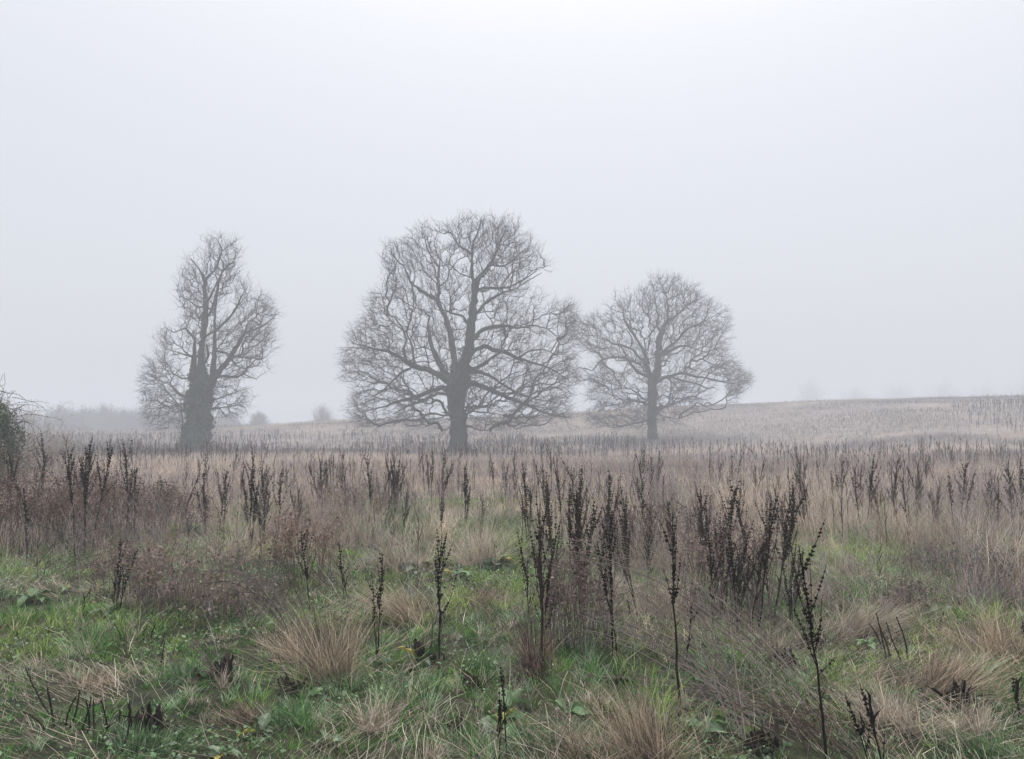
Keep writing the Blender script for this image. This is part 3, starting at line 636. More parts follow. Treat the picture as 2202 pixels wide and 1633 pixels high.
def stems_far():
    rng = np.random.default_rng(106); m = MB()
    x, y = scatter(7.5, 135, 46000, rng, 4); u, v = pxy(x, y)
    band = np.exp(-((v - np.interp(u, [0, 450, 1000, 1400, 2202], [985, 978, 975, 950, 945])) / 11.0) ** 2) * (u < 1500) + 1.0 * np.exp(-((v - np.interp(u, [1300, 1700, 2202], [925, 905, 868])) / 7.0) ** 2) * (u > 1300)
    pt = np.clip((fbm(x * 0.12 + 50, y * 0.10, 131) - 0.50) * 8, 0, 1)
    keep = rng.uniform(size=len(x)) < (0.03 + 0.75 * band * (0.35 + pt) + 0.30 * pt + np.interp(y, [7.5, 10, 14, 24, 40], [0, .35, .50, .22, .05]) * (.3 + pt) * (.15 + tallness(x, y))) * np.where(y > 85, 0.45, 1); x, y = x[keep], y[keep]; N = len(x)
    br = rng.uniform(size=(N, 1)) < .4; h = rng.uniform(0.5, 1.15, N) * np.where(y > 85, 0.5, 1) * (0.6 + 0.5 * pt[keep]) * np.interp(y, [8, 14, 40], [.8, .72, 1]); c = mixc_(DARK, MAUVE, rng.uniform(0, 0.7, N)) * rng.uniform(0.5, 1.0, (N, 1)) * np.where(br, [[1.5, 1.1, .9]], [[.8, .8, .8]]); base = np.stack([x, y, height(x, y) - 0.02], 1); az = rng.uniform(0, 6.3, N); ln = np.abs(rng.normal(0, 0.10, N))
    wd = 0.004 + y * 0.00052
    V, Q, T, C = blades(base, az, ln, h, wd, np.zeros(N), c, c, 2, rng=rng); m.add(V, Q, T, C)
    for k in range(7):
        tt = rng.uniform(0.3, 0.9, N); b = base + np.stack([np.cos(az) * ln * h * tt, np.sin(az) * ln * h * tt, h * tt], 1)
        V, Q, T, C = blades(b, rng.uniform(0, 6.3, N), rng.uniform(0.15, 0.55, N), h * rng.uniform(0.10, 0.28, N), wd * 1.1, rng.uniform(-0.1, 0, N), c, c, 2, rng=rng); m.add(V, Q, T, C)
    return tag(m.build('distant_weed_stalks', M_dock), 'dark dead weed stalks massed in bands across the far field', None, None, 'stuff')
def twiggy_mass():
    """fine mauve-brown stems of dead herbs among the tall grass"""
    rng = np.random.default_rng(107); m = MB()
    x, y = scatter(3.4, 28, 66000, rng, 2); u, v = pxy(x, y)
    wz = np.exp(-((u - 1440) / 230) ** 2 - ((v - 1150) / 75) ** 2) * 1.2 + np.exp(-((u - 330) / 160) ** 2 - ((v - 1215) / 60) ** 2) + np.exp(-((u - 740) / 190) ** 2 - ((v - 1130) / 50) ** 2) * 0.55 + 1.1 * np.exp(-((u - 2140) / 110) ** 2 - ((v - 1235) / 55) ** 2) + 0.9 * np.exp(-((u - 1430) / 210) ** 2 - ((v - 1330) / 70) ** 2) + 0.6 * np.exp(-((u - 2100) / 150) ** 2 - ((v - 1340) / 50) ** 2) + 0.5 * np.exp(-((u - 640) / 120) ** 2 - ((v - 1270) / 50) ** 2) + np.exp(-((u - 60) / 200) ** 2 - ((v - 1130) / 60) ** 2) + 0.10 + np.where(y < 7.5, np.where(x > -.3, .85, .4) * np.clip((fbm(x * 1.1 + 7, y * 1.1, 141) - .5) * 7, 0, 1), 0) + 0.35 * np.clip((fbm(x * 0.35 + 70, y * 0.4, 140) - .5) * 8, 0, 1) * tallness(x, y)
    keep = rng.uniform(size=len(x)) < wz * np.interp(y, [11, 15], [1, .6]); x, y = x[keep], y[keep]; N = len(x); h = rng.uniform(0.35, 0.85, N) * np.interp(y, [3.5, 8], [.45, 1]); u = u[keep]
    c = np.where(rng.uniform(size=(N, 1)) < 0.6, MAUVE * 1.15, np.array([.30, .215, .165])) * rng.uniform(0.3, 1.5, (N, 1)); base = np.stack([x, y, height(x, y) - 0.01], 1)
    az = rng.normal(2.6, 1.4, N); ln = np.clip(rng.normal(0.25, 0.2, N), 0, .9); wd = 0.0016 + y * 0.00018
    V, Q, T, C = blades(base, az, ln, h, wd, rng.uniform(0, .3, N), c, c, 3, True, kink=0.03, rng=rng); m.add(V, Q, T, C)
    for k in range(6):
        tt = rng.uniform(0.35, 1.0, N); b = base + np.stack([np.cos(az) * ln * h * tt, np.sin(az) * ln * h * tt, h * tt * np.sqrt(1 - ln ** 2 * 0.8)], 1)
        V, Q, T, C = blades(b, rng.uniform(0, 6.3, N), rng.uniform(0.3, 0.95, N), h * rng.uniform(0.08, 0.26, N), wd * 0.8, rng.uniform(-0.2, .2, N), c, c, 2, rng=rng, kink=0.08); m.add(V, Q, T, C)
        if k < 3:
            V, T = leafcards(b + rng.normal(0, 0.02, (N, 3)), rng.normal(size=(N, 3)), rng.uniform(0.003, 0.008, N) * (0.7 + y * 0.03), rng, .6); m.add(V, None, T, np.repeat(c * rng.uniform(0.6, 1.8, (N, 1)), 4, 0))
    return tag(m.build('dead_herb_thicket', M_dry), 'fine mauve-brown dead herb stems among the tall grass', None, None, 'stuff')
grass_near(); thatch(); weeds(); grass_tall(); grass_far(); stems_far(); twiggy_mass()

# ------------------------------------------------------------------ dead dock plants
HUSK = np.array([.019, .0135, .011])
def spike(pts, rad, rng, gap, hs, per=6, t0=0.1, dens=1.0):
    """a stem with whorls of husks along it"""
    pts = np.array(pts); V, Q = tube(pts, rad, 5)
    L_ = np.linalg.norm(np.diff(pts, axis=0), axis=1); S = np.concatenate([[0], np.cumsum(L_)]); n = max(2, int(S[-1] * (1 - t0) / gap))
    t = (t0 + (1 - t0) * (np.arange(n) + rng.uniform(-.25, .25, n)) / n) * S[-1]; t = t[rng.uniform(size=n) < dens]
    c = np.stack([np.interp(t, S, pts[:, k]) for k in range(3)], 1)
    f = np.clip(1.25 - 0.75 * t / S[-1], 0.35, 1); c = np.repeat(c, per, 0); f = np.repeat(f, per)
    o = nrm(rng.normal(size=c.shape)) * (hs * 1.5 * f * rng.uniform(0.35, 1.0, len(c)))[:, None]; o[:, 2] *= 0.6
    Vs, T = octa(c + o, hs * f * rng.uniform(0.6, 1.15, len(c)), rng)
    return V, Q, Vs, T
def curve(p0, d0, L_, rng, up=0.5, wob=0.06, n=6):
    p = np.array(p0, float); d = nrm(np.array(d0, float)); P_ = [p.copy()]
    for k in range(n):
        d = nrm(d + np.array([0, 0, up / n]) + rng.normal(0, wob, 3)); p = p + d * L_ / n; P_.append(p.copy())
    return P_
def dock(root, rng, H, nb, start=0.42, spread=0.45, lean=(0, 0), fine=True, stems=1, brl=(.14, .36), dens=1.0, rs=1.0, tint=None, litter=True, bname='seed_branch'):
    tint = HUSK if tint is None else tint
    heads = MB()
    for s in range(stems):
        off = rng.normal(0, 0.02, 3) * (s > 0); off[2] = 0; hh = H * (1 if s == 0 else rng.uniform(0.6, 0.92)); ln = np.array([lean[0], lean[1], 0.]) + (rng.normal(0, 0.13, 3) if s else 0); ln[2] = 0
        n = 9; t = np.linspace(0, 1, n + 1); wob = np.cumsum(rng.normal(0, 0.006, (n + 1, 3)), 0); wob[:, 2] = 0
        pts = off + np.outer(t, [0, 0, 1.]) * hh + np.outer(t ** 1.3, ln) * hh + wob * hh; pts[0, 2] -= 0.03
        m = MB(); r = 0.0055 * rs * (H ** 0.5) * (1.1 - 0.8 * t); V, Q = tube(pts, r, 6); m.add(V, Q, None, tint * 1.25)
        if litter:   # withered leaf shreds hanging on the lower stem
            k = rng.integers(2, 6); tt = rng.uniform(0.08, 0.6, k); c = np.stack([np.interp(tt, t, pts[:, a]) for a in range(3)], 1)
            V, Q, T, C = blades(c, rng.uniform(0, 6.3, k), rng.uniform(0.3, 0.8, k), rng.uniform(0.05, 0.13, k), rng.uniform(0.008, 0.02, k), rng.uniform(-1.2, -0.4, k), np.tile(tint * 1.3, (k, 1)), None, 4, kink=0.05, rng=rng); m.add(V, Q, T, C)
        m.build('stem', M_dock, root)
        gap, hs, per = (0.022, 0.0078 * (0.7 + .3 * rs), 9) if fine else (0.026, 0.0125, 5)
        ti = int(n * 0.62); V, Q, Vs, T = spike(pts[ti:], r[ti:] * 0.6, rng, gap, hs, per, 0.0, dens)
        b = MB(); b.add(V, Q, None, tint); b.add(Vs, None, T, tint * rng.uniform(0.5, 1.5)); 
        if fine: b.build('seed_head', M_dock, root)
        else: heads.add(V, Q, None, tint); heads.add(Vs, None, T, tint)
        nb_s = int(nb * 1.05 + .5) if s == 0 else max(2, int(nb * .7))
        for k in range(nb_s):
            tt = start + (0.93 - start) * (k + rng.uniform(0, .8)) / nb_s; p0 = np.array([np.interp(tt, t, pts[:, a]) for a in range(3)])
            th = k * 2.4 + rng.uniform(-.5, .5); sp_ = spread * rng.uniform(0.5, 1.7); L_ = hh * 1.15 * rng.uniform(*brl) * rng.choice([1, 1, 1, .45]) * (1.15 - 0.6 * (tt - start) / (1 - start))
            pp = curve(p0, (math.cos(th) * sp_, math.sin(th) * sp_, 1), L_, rng, 0.5, 0.06)
            V, Q, Vs, T = spike(pp, np.linspace(0.0022, 0.0009, len(pp)) * rs, rng, gap, hs * rng.uniform(.75, 1.05), per, rng.uniform(.05, .35), dens * rng.uniform(.45, 1))
            if fine:
                b = MB(); b.add(V, Q, None, tint); b.add(Vs, None, T, tint * rng.uniform(0.6, 1.5)); b.build(bname, M_dock, root)
            else: heads.add(V, Q, None, tint); heads.add(Vs, None, T, tint * rng.uniform(0.7, 1.4))
    if not fine: heads.build('seed_head', M_dock, root)
def hero(bx, by, tx, ty, label, nb=10, seed=0, group=None, **kw):
    g = ground_at(bx, by); top = P(tx, ty, g[1]); H = max(0.25, top[2] - g[2]); rng = np.random.default_rng(500 + seed)
    r = empty('dead_dock_plant', g); tag(r, label, 'dock plant', group); kw.setdefault('tint', HUSK * (2.2 if 'brown' in label else rng.uniform(.7, 1.2)))
    dock(r, rng, H, nb, lean=((top[0] - g[0]) / H, rng.normal(0, .04)), **kw); return r
heroes = [
 (1782,1640,1712,1168,'tallest black dock stalk nearest the camera, leaning beside the bottom tussocks',dict(nb=9,spread=.55,start=.35,brl=(.2,.42),rs=1.2)),
 (1905,1680,1848,1470,'thick leaning dock spike packed with black husks, cut by the lower picture edge',dict(nb=3,spread=.25,start=.15,rs=1.5)),
 (1872,1660,1822,1500,'thin leaning dock spike close beside the thick husk-packed one',dict(nb=2,spread=.2,start=.2,rs=1.1)),
 (2192,1560,2175,1455,'short knobbly dock spike standing in the frosty grass tuft',dict(nb=0,rs=1.2)),
 (2215,1430,2196,1330,'black dock spike against the beige grass at the extreme edge',dict(nb=3,rs=1.2)),
 (1461,1556,1434,1100,'very tall single black stalk rising over the fallen grey stems',dict(nb=7,start=.5,spread=.35,brl=(.1,.22),dens=.8,rs=1.2)),
 (1470,1460,1494,1262,'thin forked dark stalk beside the very tall single one',dict(nb=5,start=.6,spread=.7,brl=(.1,.2),dens=.5)),
 (940,1440,949,1166,'bushy upright dock with many husk spikes in the middle of the green grass',dict(nb=14,start=.38,spread=.3,brl=(.25,.45))),
 (812,1437,823,1197,'slim dock standing between the large tussock and the bushy upright dock',dict(nb=8,spread=.35,stems=2)),
 (1075,1650,1072,1484,'small black dock spike among broad leaves at the bottom middle',dict(nb=3,spread=.2,start=.2,rs=1.1)),
 (1090,1650,1084,1440,'thin bare-stemmed dock just behind the small black spike',dict(nb=3,spread=.3,start=.5,dens=.6)),
 (1630,1384,1662,1070,'tall dark dock with wide arms and a hanging dead leaf on its stem',dict(nb=13,start=.35,spread=.45,brl=(.22,.42),stems=2,rs=1.2)),
 (1586,1378,1570,1150,'straight black dock just next to the wide-armed one',dict(nb=8,spread=.3)),
 (1530,1355,1522,1150,'dock with drooping strings of beads in front of the mauve stems',dict(nb=9,spread=.4)),
 (1165,1462,1168,1078,'tall dense brown dock clump at the edge of the fallen stems',dict(nb=12,start=.3,spread=.3,stems=3,brl=(.2,.4))),
 (1142,1400,1108,1140,'dark dock leaning away from the tall dense brown clump',dict(nb=9,start=.3,spread=.25)),
 (1318,1420,1312,1110,'black dock rooted under the arching grey stems',dict(nb=10,spread=.4,stems=2)),
 (1240,1330,1246,1062,'dock with erect candle-like spikes behind the fallen stems',dict(nb=10,spread=.3)),
 (668,1340,648,1140,'ragged dark dock leaning over the largest beige tussock',dict(nb=9,spread=.6)),
 (742,1300,730,1165,'short crooked dock in front of the tall grass',dict(nb=8,spread=.8,stems=2)),
 (247,1326,262,1160,'dense dark dock beside the small beige tuft in the short green grass',dict(nb=12,start=.25,spread=.3,stems=3)),
 (56,1215,52,1050,'black bare-legged stalk of the row in front of the brambles',dict(nb=5,spread=.3)),
 (160,1213,152,965,'tall nodding dock of the row in front of the brambles',dict(nb=6,spread=.5,start=.55)),
 (178,1206,190,960,'tallest dock of the row in front of the brambles',dict(nb=7,spread=.4,start=.5,stems=2)),
 (196,1200,236,962,'dock leaning over towards the ivy-clad tree from the bramble row',dict(nb=8,spread=.4,start=.5)),
 (8,1150,18,985,'thick dark dock at the picture edge in front of the ivy bush',dict(nb=9,spread=.3)),
 (538,1190,548,985,'black spiky dock like a torch rising above the tall grass',dict(nb=14,start=.3,spread=.28,brl=(.2,.4),stems=2)),
 (478,1180,489,1010,'spiky dock next to the torch-shaped one',dict(nb=12,start=.35,spread=.4,brl=(.2,.35))),
 (600,1185,604,1008,'wide-spreading dock with arms like a candelabra',dict(nb=11,start=.35,spread=.75,brl=(.2,.4))),
 (735,1100,732,972,'rust-tipped dock standing taller than its neighbours',dict(nb=10,spread=.35,tint=np.array([.07,.04,.03]))),
 (800,1130,794,980,'black upright dock below the lower boughs of the tallest oak',dict(nb=13,start=.3,spread=.3,stems=2)),
 (852,1110,842,990,'dense black dock cluster in front of the tallest oak',dict(nb=14,start=.25,spread=.35,stems=3)),
 (1002,1130,1000,1000,'dark dock clump in line with the tallest oak trunk',dict(nb=12,start=.3,spread=.3,stems=3)),
 (950,1180,952,1068,'brown dock half sunk in tall grass near the green gap',dict(nb=9,spread=.4)),
 (1128,1085,1128,992,'solitary feathery dock beyond the green gap',dict(nb=10,spread=.4)),
 (1305,1080,1310,1018,'broad black dock like a basket in the middle distance',dict(nb=12,start=.3,spread=.6,stems=3)),
 (1625,1080,1620,1000,'double dock straight below the smaller oak crown edge',dict(nb=12,start=.3,spread=.3,stems=2)),
 (1697,1075,1694,1008,'slender dark dock before the slope',dict(nb=9,spread=.3)),
 (1795,1110,1790,1012,'hook-topped dark dock on the slope side of the field',dict(nb=10,spread=.25,stems=2)),
 (1850,1105,1848,1008,'dock with a crooked arm on the slope side of the field',dict(nb=6,spread=.8)),
 (1920,1110,1922,1015,'dense conical dock like a small fir',dict(nb=14,start=.25,spread=.4,brl=(.14,.26))),
 (1994,1070,1994,975,'tall thin dock near the dark band under the slope',dict(nb=9,spread=.35)),
 (2145,1175,2146,1062,'single dark dock among beige grass near the frosted herbs',dict(nb=8,spread=.3)),
 (2195,1110,2196,1010,'dock cluster beyond the frosted herbs at the picture edge',dict(nb=10,spread=.4,stems=2)),
 (2168,1060,2168,990,'small fir-shaped dock behind the edge cluster',dict(nb=10,spread=.4)),
]
for i, (bx, by, tx, ty, lab, kw) in enumerate(heroes):
    kw = dict(kw); kw.setdefault('fine', by > 1230)
    hero(bx, by, tx, ty, lab, seed=i, **kw)
# the countless-looking middle distance: a few kinds copied
protos = []; KINDW = []
PK = [(14, .3, .3, 0, 1, 1.4, 'dense torch-shaped'), (6, .5, .3, .1, 1, 1.5, 'slender few-armed'), (12, .3, .65, 0, 1, 2.0, 'wide-armed'), (10, .35, .35, 0, 3, 1.7, 'many-stemmed'), (9, .4, .4, .3, 1, 2.3, 'leaning'), (8, .45, .3, 0, 2, 3, 'brown two-stemmed'), (4, .6, .5, .1, 1, 1.5, 'nearly bare'), (13, .2, .45, 0, 1, 1, 'fir-shaped'), (16, .25, .4, .05, 4, 2.0, 'bushy')]
for k in range(9):
    rng = np.random.default_rng(700 + k); r = empty('dead_dock_plant', (0, 0, 0))
    nb_, st_, sp_, le_, ns_, ti_, wd_ = PK[k]; KINDW.append(wd_)
    dock(r, rng, 1.0, nb_, start=st_, spread=sp_, lean=(le_, 0), fine=False, stems=ns_, tint=HUSK * ti_, rs=1.3, brl=(.16, .38))
    protos.append(r)
def patch(u0, u1, v0, v1, n, label, group, seed, hs=(0.55, 1.0)):
    rng = np.random.default_rng(seed)
    for i in range(n):
        u = rng.uniform(u0, u1); v = v0 + (v1 - v0) * rng.uniform() ** 1.3; g = ground_at(u, v)
        ki = int(rng.integers(len(protos)))
        if patch.first: ki = len(patch.first) - 1; o = patch.first.pop()
        else: o = copy_tree(protos[ki])
        o.location = [float(a) for a in g]; s = rng.uniform(*hs); o.scale = (s, s, s); o.rotation_euler = (rng.normal(0, .10), rng.normal(0, .10), rng.uniform(0, 6.28))
        tag(o, label.replace('dead dock stalk', KINDW[ki] + ' dead dock'), 'dock plant', group)
patch.first = list(protos)
patch(1150, 1345, 1050, 1350, 25, 'dark dead dock stalk behind the tall dense brown clump', 'dock stalks behind the brown clump', 1, (.5, 1.05))
patch(1345, 1540, 1050, 1360, 28, 'dark dead dock stalk round the foot of the very tall single stalk', 'dock stalks round the very tall stalk', 11, (.5, 1.05))
patch(1540, 1720, 1050, 1370, 25, 'dark dead dock stalk near the wide-armed dock', 'dock stalks near the wide-armed dock', 12, (.5, 1.05))
patch(1040, 1260, 1010, 1200, 16, 'dark dead dock stalk between the green gap and the mauve thicket', 'dock stalks beyond the green gap', 2)
patch(640, 1010, 1000, 1160, 48, 'dark dead dock stalk in the tall grass in front of the tallest oak', 'dock stalks before the tallest oak', 3)
patch(300, 640, 1010, 1180, 20, 'dark dead dock stalk in the tall grass in front of the ivy-clad tree', 'dock stalks before the ivy-clad tree', 4)
patch(-80, 300, 1000, 1200, 24, 'dark dead dock stalk among the red-brown brambles', 'dock stalks among the brambles', 5, (0.8, 1.3))
patch(1680, 2260, 985, 1190, 60, 'dark dead dock stalk on the open slope side of the field', 'dock stalks on the slope side', 6)
# ------------------------------------------------------------------ tussocks and clumps
def tussock(px, py, wpx, top, label, n=700, seed=0, lean=(0, 0), cols=(DRY, STRAW), spread=0.35, name='dry_grass_tussock', cat='tussock', flop=0.3, wd=.0034, group=None, mat=None):
    rng = np.random.default_rng(900 + seed); g = ground_at(px, py); H = max(0.15, P(px, top, g[1])[2] - g[2]); R = wpx / F * g[1] / 2
    r = empty(name, g); tag(r, label, cat, group)
    S = int(rng.integers(9, 15)); sc_ = rng.normal(0, .33, (S, 2)) * R * [1, .75]; sl = rng.normal(0, .20, (S, 2)) + sc_ / R * spread * .9 + np.array(lean); sh = rng.uniform(.45, 1.08, S); sh[0] = 1.08; sc_[0] *= .3; sv = rng.uniform(.55, 1.35, S)
    for kind in range(2):
        N = int(n * .62) if kind == 0 else int(n * .45); j = rng.integers(0, S, N)
        base = np.zeros((N, 3)); base[:, :2] = sc_[j] + rng.normal(0, R * (.10 if kind == 0 else .35), (N, 2))
        base[:, 2] = height(base[:, 0] + g[0], base[:, 1] + g[1]) - g[2] - 0.01
        dv = sl[j] + rng.normal(0, .13, (N, 2)); 
        if kind: dv = dv + rng.normal(0, .75, (N, 2))
        az = np.arctan2(dv[:, 1], dv[:, 0]); ln = np.clip(np.hypot(dv[:, 0], dv[:, 1]), 0, 0.96)
        h = H * sh[j] * rng.uniform(.5, 1.08, N) if kind == 0 else np.minimum(H, R * 2.2) * rng.uniform(.3, 1.0, N)
        h = h / np.sqrt(np.maximum(1 - 0.6 * ln ** 2, .3)); c = mixc_(cols[0], cols[1], rng.uniform(0, 1, N) ** 1.3) * rng.uniform(0.5, 1.3, (N, 1)) * sv[j][:, None]; k = rng.uniform(size=N) < .18; c[k] *= .35
        m = MB(); broken = rng.uniform(size=N) < .45
        for bk in (0, 1):
            q = broken == bool(bk)
            if q.sum(): V, Q, T, C = blades(base[q], az[q], ln[q], h[q] * (.8 if bk else 1), rng.uniform(.6, 1.5, q.sum()) * wd, rng.uniform(-.1, flop * (.5 if not bk else 2.2), q.sum()), c[q] * .8, c[q] * 1.15, 4, rng=rng, kink=0.02 if not bk else .075); m.add(V, Q, T, C)
        m.build('standing_stalks' if kind == 0 else 'skirt', mat or M_dry, r)
    return r
BR = (np.array([.37, .29, .215]), np.array([.60, .50, .385])); PALE = (DRY * .85, STRAW); RED = (np.array([.24, .175, .135]), np.array([.42, .33, .26]))
T_ = [
 (702,1480,135,1235,'largest beige tussock, a tall sheaf of dry stalks with a tangled skirt',750,(0,0),BR,.05),
 (640,1420,150,1325,'low spreading skirt of dry stalks against the largest tussock',420,(-.35,.1),BR,.4),
 (1400,1650,260,1455,'wide shaggy beige tussock at the bottom beneath the fallen stems',900,(-.12,0),BR,.28),
 (1275,1530,75,1478,'small pale ball of curled dry grass beside the wide shaggy tussock',450,(0,0),PALE,.8),
 (805,1580,95,1470,'thin broken tuft of straw at the bottom of the green grass',320,(.1,0),PALE,.4),
 (925,1650,60,1570,'thin upright straw tuft touching the lower picture edge',160,(.05,0),PALE,.3),
 (2165,1430,230,1275,'big beige tussock at the picture edge bowed by its own weight',800,(-.15,0),BR,.3),
 (2020,1490,280,1365,'flowing beige tussock combed sideways across the grass',900,(.45,-.1),BR,.4),
 (1905,1570,190,1440,'loose straw tussock in front of the flowing one',800,(-.35,0),PALE,.5),
 (2085,1590,150,1480,'tangled straw clump near the frosty green tuft',600,(.3,0),PALE,.6),
 (1655,1405,95,1325,'short neat tuft at the foot of the wide-armed dock',420,(-.1,0),PALE,.4),
 (1830,1370,190,1265,'combed-over pale tussock beyond the nearest black dock',900,(.6,-.1),PALE,.4),
 (1160,1465,85,1240,'tall narrow brown sheaf among the dock clump by the fallen stems',450,(0,0),RED,.2),
 (890,1335,150,1240,'beige tuft beside the bushy upright dock',700,(-.45,.1),BR,.35),
 (1028,1305,75,1245,'small brown grass mound near the green gap',350,(.2,0),BR,.5),
 (530,1570,110,1490,'reddish bent-over tuft in the dark green grass',420,(-.5,0),RED,.5),
 (272,1310,60,1250,'small beige tuft beside the dense dark dock',260,(.1,0),PALE,.4),
 (1030,1215,110,1085,'tall pale sheaf at the edge of the green gap',700,(0,0),PALE,.3),
 (1825,1245,110,1165,'upright beige tuft in the green strip below the slope',420,(.05,0),PALE,.3),
 (1310,1290,90,1190,'beige tuft half hidden by the fallen grey stems',420,(.15,0),PALE,.3),
 (1425,1320,100,1215,'pale tuft behind the very tall single stalk',420,(-.2,0),PALE,.4),
 (60,1450,180,1405,'flattened straw mat near the picture edge in the green grass',160,(.4,0),(DRY*.7, FROST),.7),
 (205,1480,120,1425,'small flattened brown tuft in the frosty green grass',350,(.5,0),BR,.7),
 (1745,1300,90,1225,'thin golden tuft between green patches',320,(.25,0),PALE,.4),
 (500,1215,110,1080,'tall beige sheaf in front of the torch-shaped dock',650,(0,0),PALE,.25),
 (430,1300,120,1215,'dense reddish-brown herb tuft at the edge of the green grass',600,(0,0),RED,.4),
 (350,1290,110,1205,'mauve-brown wiry tuft beside the dense reddish one',500,(0,0),(MAUVE*.8, MAUVE*1.6),.4),
 (2120,1300,150,1210,'dark wiry tuft under the frosted herbs',600,(.1,0),(MAUVE*.7, MAUVE*1.5),.4),
 (860,1230,120,1120,'tall buff sheaf behind the short crooked dock',600,(0,0),PALE,.25),
]
for i, (px, py, wp, tp, lab, n, le, co, sp_) in enumerate(T_): tussock(px, py, wp, tp, lab, n, i, le, co, sp_)
GT = (GREEN * 1.3, FROST)
for i, (px, py, wp, tp, lab, n) in enumerate([(2140,1640,170,1560,'frosty blue-green grass tuft near the lower picture corner',900), (195,1395,110,1335,'arching green grass tuft among short black stubs',500), (1040,1440,100,1385,'loose green grass tuft right of the bushy upright dock',400), (300,1640,150,1560,'thick green grass tuft at the lower edge among black stubs',700), (1150,1600,120,1530,'bright green grass tuft by the yellowing dock leaves',500), (420,1470,150,1415,'dark green tuft shading a hollow in the turf',600), (620,1570,130,1515,'fresh green tuft beside the reddish bent-over one',500), (1000,1620,140,1560,'low mossy green tuft in front of the black dock spike',500)]):
    tussock(px, py, wp, tp, lab.replace('right of', 'next to'), n, 60 + i, (0, 0), GT, .75, name='green_grass_tuft', cat='grass tuft', flop=.6, wd=.0038, mat=M_grass)
# ------------------------------------------------------------------ fallen grey stems
def bundle(label, roots, tips, n, seed, arch=.12, tint=(.30, .255, .23), rad=.0032, tw=5, name='fallen_stem_clump', cat='fallen stems'):
    """roots: pixel box on the ground; tips: pixel box and distance range"""
    rng = np.random.default_rng(1300 + seed); g = ground_at((roots[0] + roots[1]) / 2, (roots[2] + roots[3]) / 2); r = empty(name, g); tag(r, label, cat)
    tint = np.array(tint)
    for k in range(n):
        a = ground_at(rng.uniform(roots[0], roots[1]), rng.uniform(roots[2], roots[3])); u = rng.uniform()
        b = P(tips[0] + (tips[1] - tips[0]) * np.clip(u + rng.normal(0, .1), 0, 1), tips[2] + (tips[3] - tips[2]) * np.clip(u + rng.normal(0, .18), 0, 1), rng.uniform(tips[4], tips[5]))
        b[2] = max(b[2], hz(b[0], b[1]) + .03); L_ = np.linalg.norm(b - a); t = np.linspace(0, 1, 9)[:, None]
        pts = a * (1 - t) + b * t + np.array([0, 0, 1.]) * (arch * L_ * np.sin(math.pi * t)) + np.cumsum(rng.normal(0, .006, (9, 3)), 0) * (t > 0)
        q = pts - g; c = tint * rng.uniform(.55, 1.5); rr = rad * rng.uniform(.6, 1.3) * (1.15 - .8 * t[:, 0]); V, Q = tube(q, rr, 5); m = MB(); m.add(V, Q, None, c)
        P0 = []; P1 = []
        for j in range(tw):
            tt = rng.uniform(.35, 1); i0 = min(7, int(tt * 8)); p = q[i0]; d = nrm(nrm(q[i0 + 1] - q[i0]) + rng.normal(0, .45, 3)); l = rng.uniform(.05, .2) * L_ * .6
            p1 = p + d * l; P0.append(p); P1.append(p1)
            for z in range(2): e = p1 + nrm(d + rng.normal(0, .6, 3)) * l * .45; P0.append(p1 - d * l * rng.uniform(0, .5)); P1.append(e)
        P0 = np.array(P0); P1 = np.array(P1); V, Q = frusta(P0, P1, np.full(len(P0), rad * .45), np.full(len(P0), rad * .22), 3); m.add(V, Q, None, c); m.build('fallen_stem', M_dry, r)
    return r
bundle('large fan of fallen grey stems sweeping across the grass from the lower corner', (1560, 1860, 1500, 1660), (1150, 1640, 1160, 1380, 4.8, 6.6), 52, 1, .12, (.27, .225, .20), .0024, 7)
bundle('second layer of long pale stems crossing under the large fan', (1560, 1700, 1480, 1560), (1150, 1480, 1290, 1400, 5.0, 6.2), 26, 2, .06)
bundle('mat of grey stems lying flat beside the wide shaggy tussock', (1600, 1720, 1490, 1600), (1290, 1420, 1455, 1500, 4.6, 5.0), 34, 3, .02)
bundle('brown broken stems heaped at the foot of the nearest black dock', (1700, 1860, 1560, 1650), (1560, 1760, 1480, 1600, 3.9, 4.6), 30, 4, .05, (.17, .125, .10))
bundle('arching dark stems drooping over the green grass beside the largest tussock', (610, 670, 1310, 1380), (370, 520, 1240, 1300, 5.6, 7.4), 20, 5, .22, (.14, .115, .11))
bundle('thin grey stems lying near a dark hollow in the turf', (465, 500, 1455, 1480), (400, 450, 1370, 1440, 4.6, 5.2), 9, 6, .05)
bundle('pale stems leaning out of the tall grass by the short crooked dock', (700, 760, 1240, 1290), (480, 700, 1090, 1220, 7.5, 9.5), 12, 7, .08, (.34, .29, .23))
bundle('grey leaning stems behind the wide-armed dock', (1780, 1860, 1280, 1330), (1640, 1720, 1180, 1240, 7.0, 8.0), 20, 8, .06)
bundle('black broken stalks leaning at the edge of the brambles', (60, 260, 1200, 1260), (60, 330, 1110, 1190, 8.0, 9.4), 26, 9, .03, (.05, .04, .035))
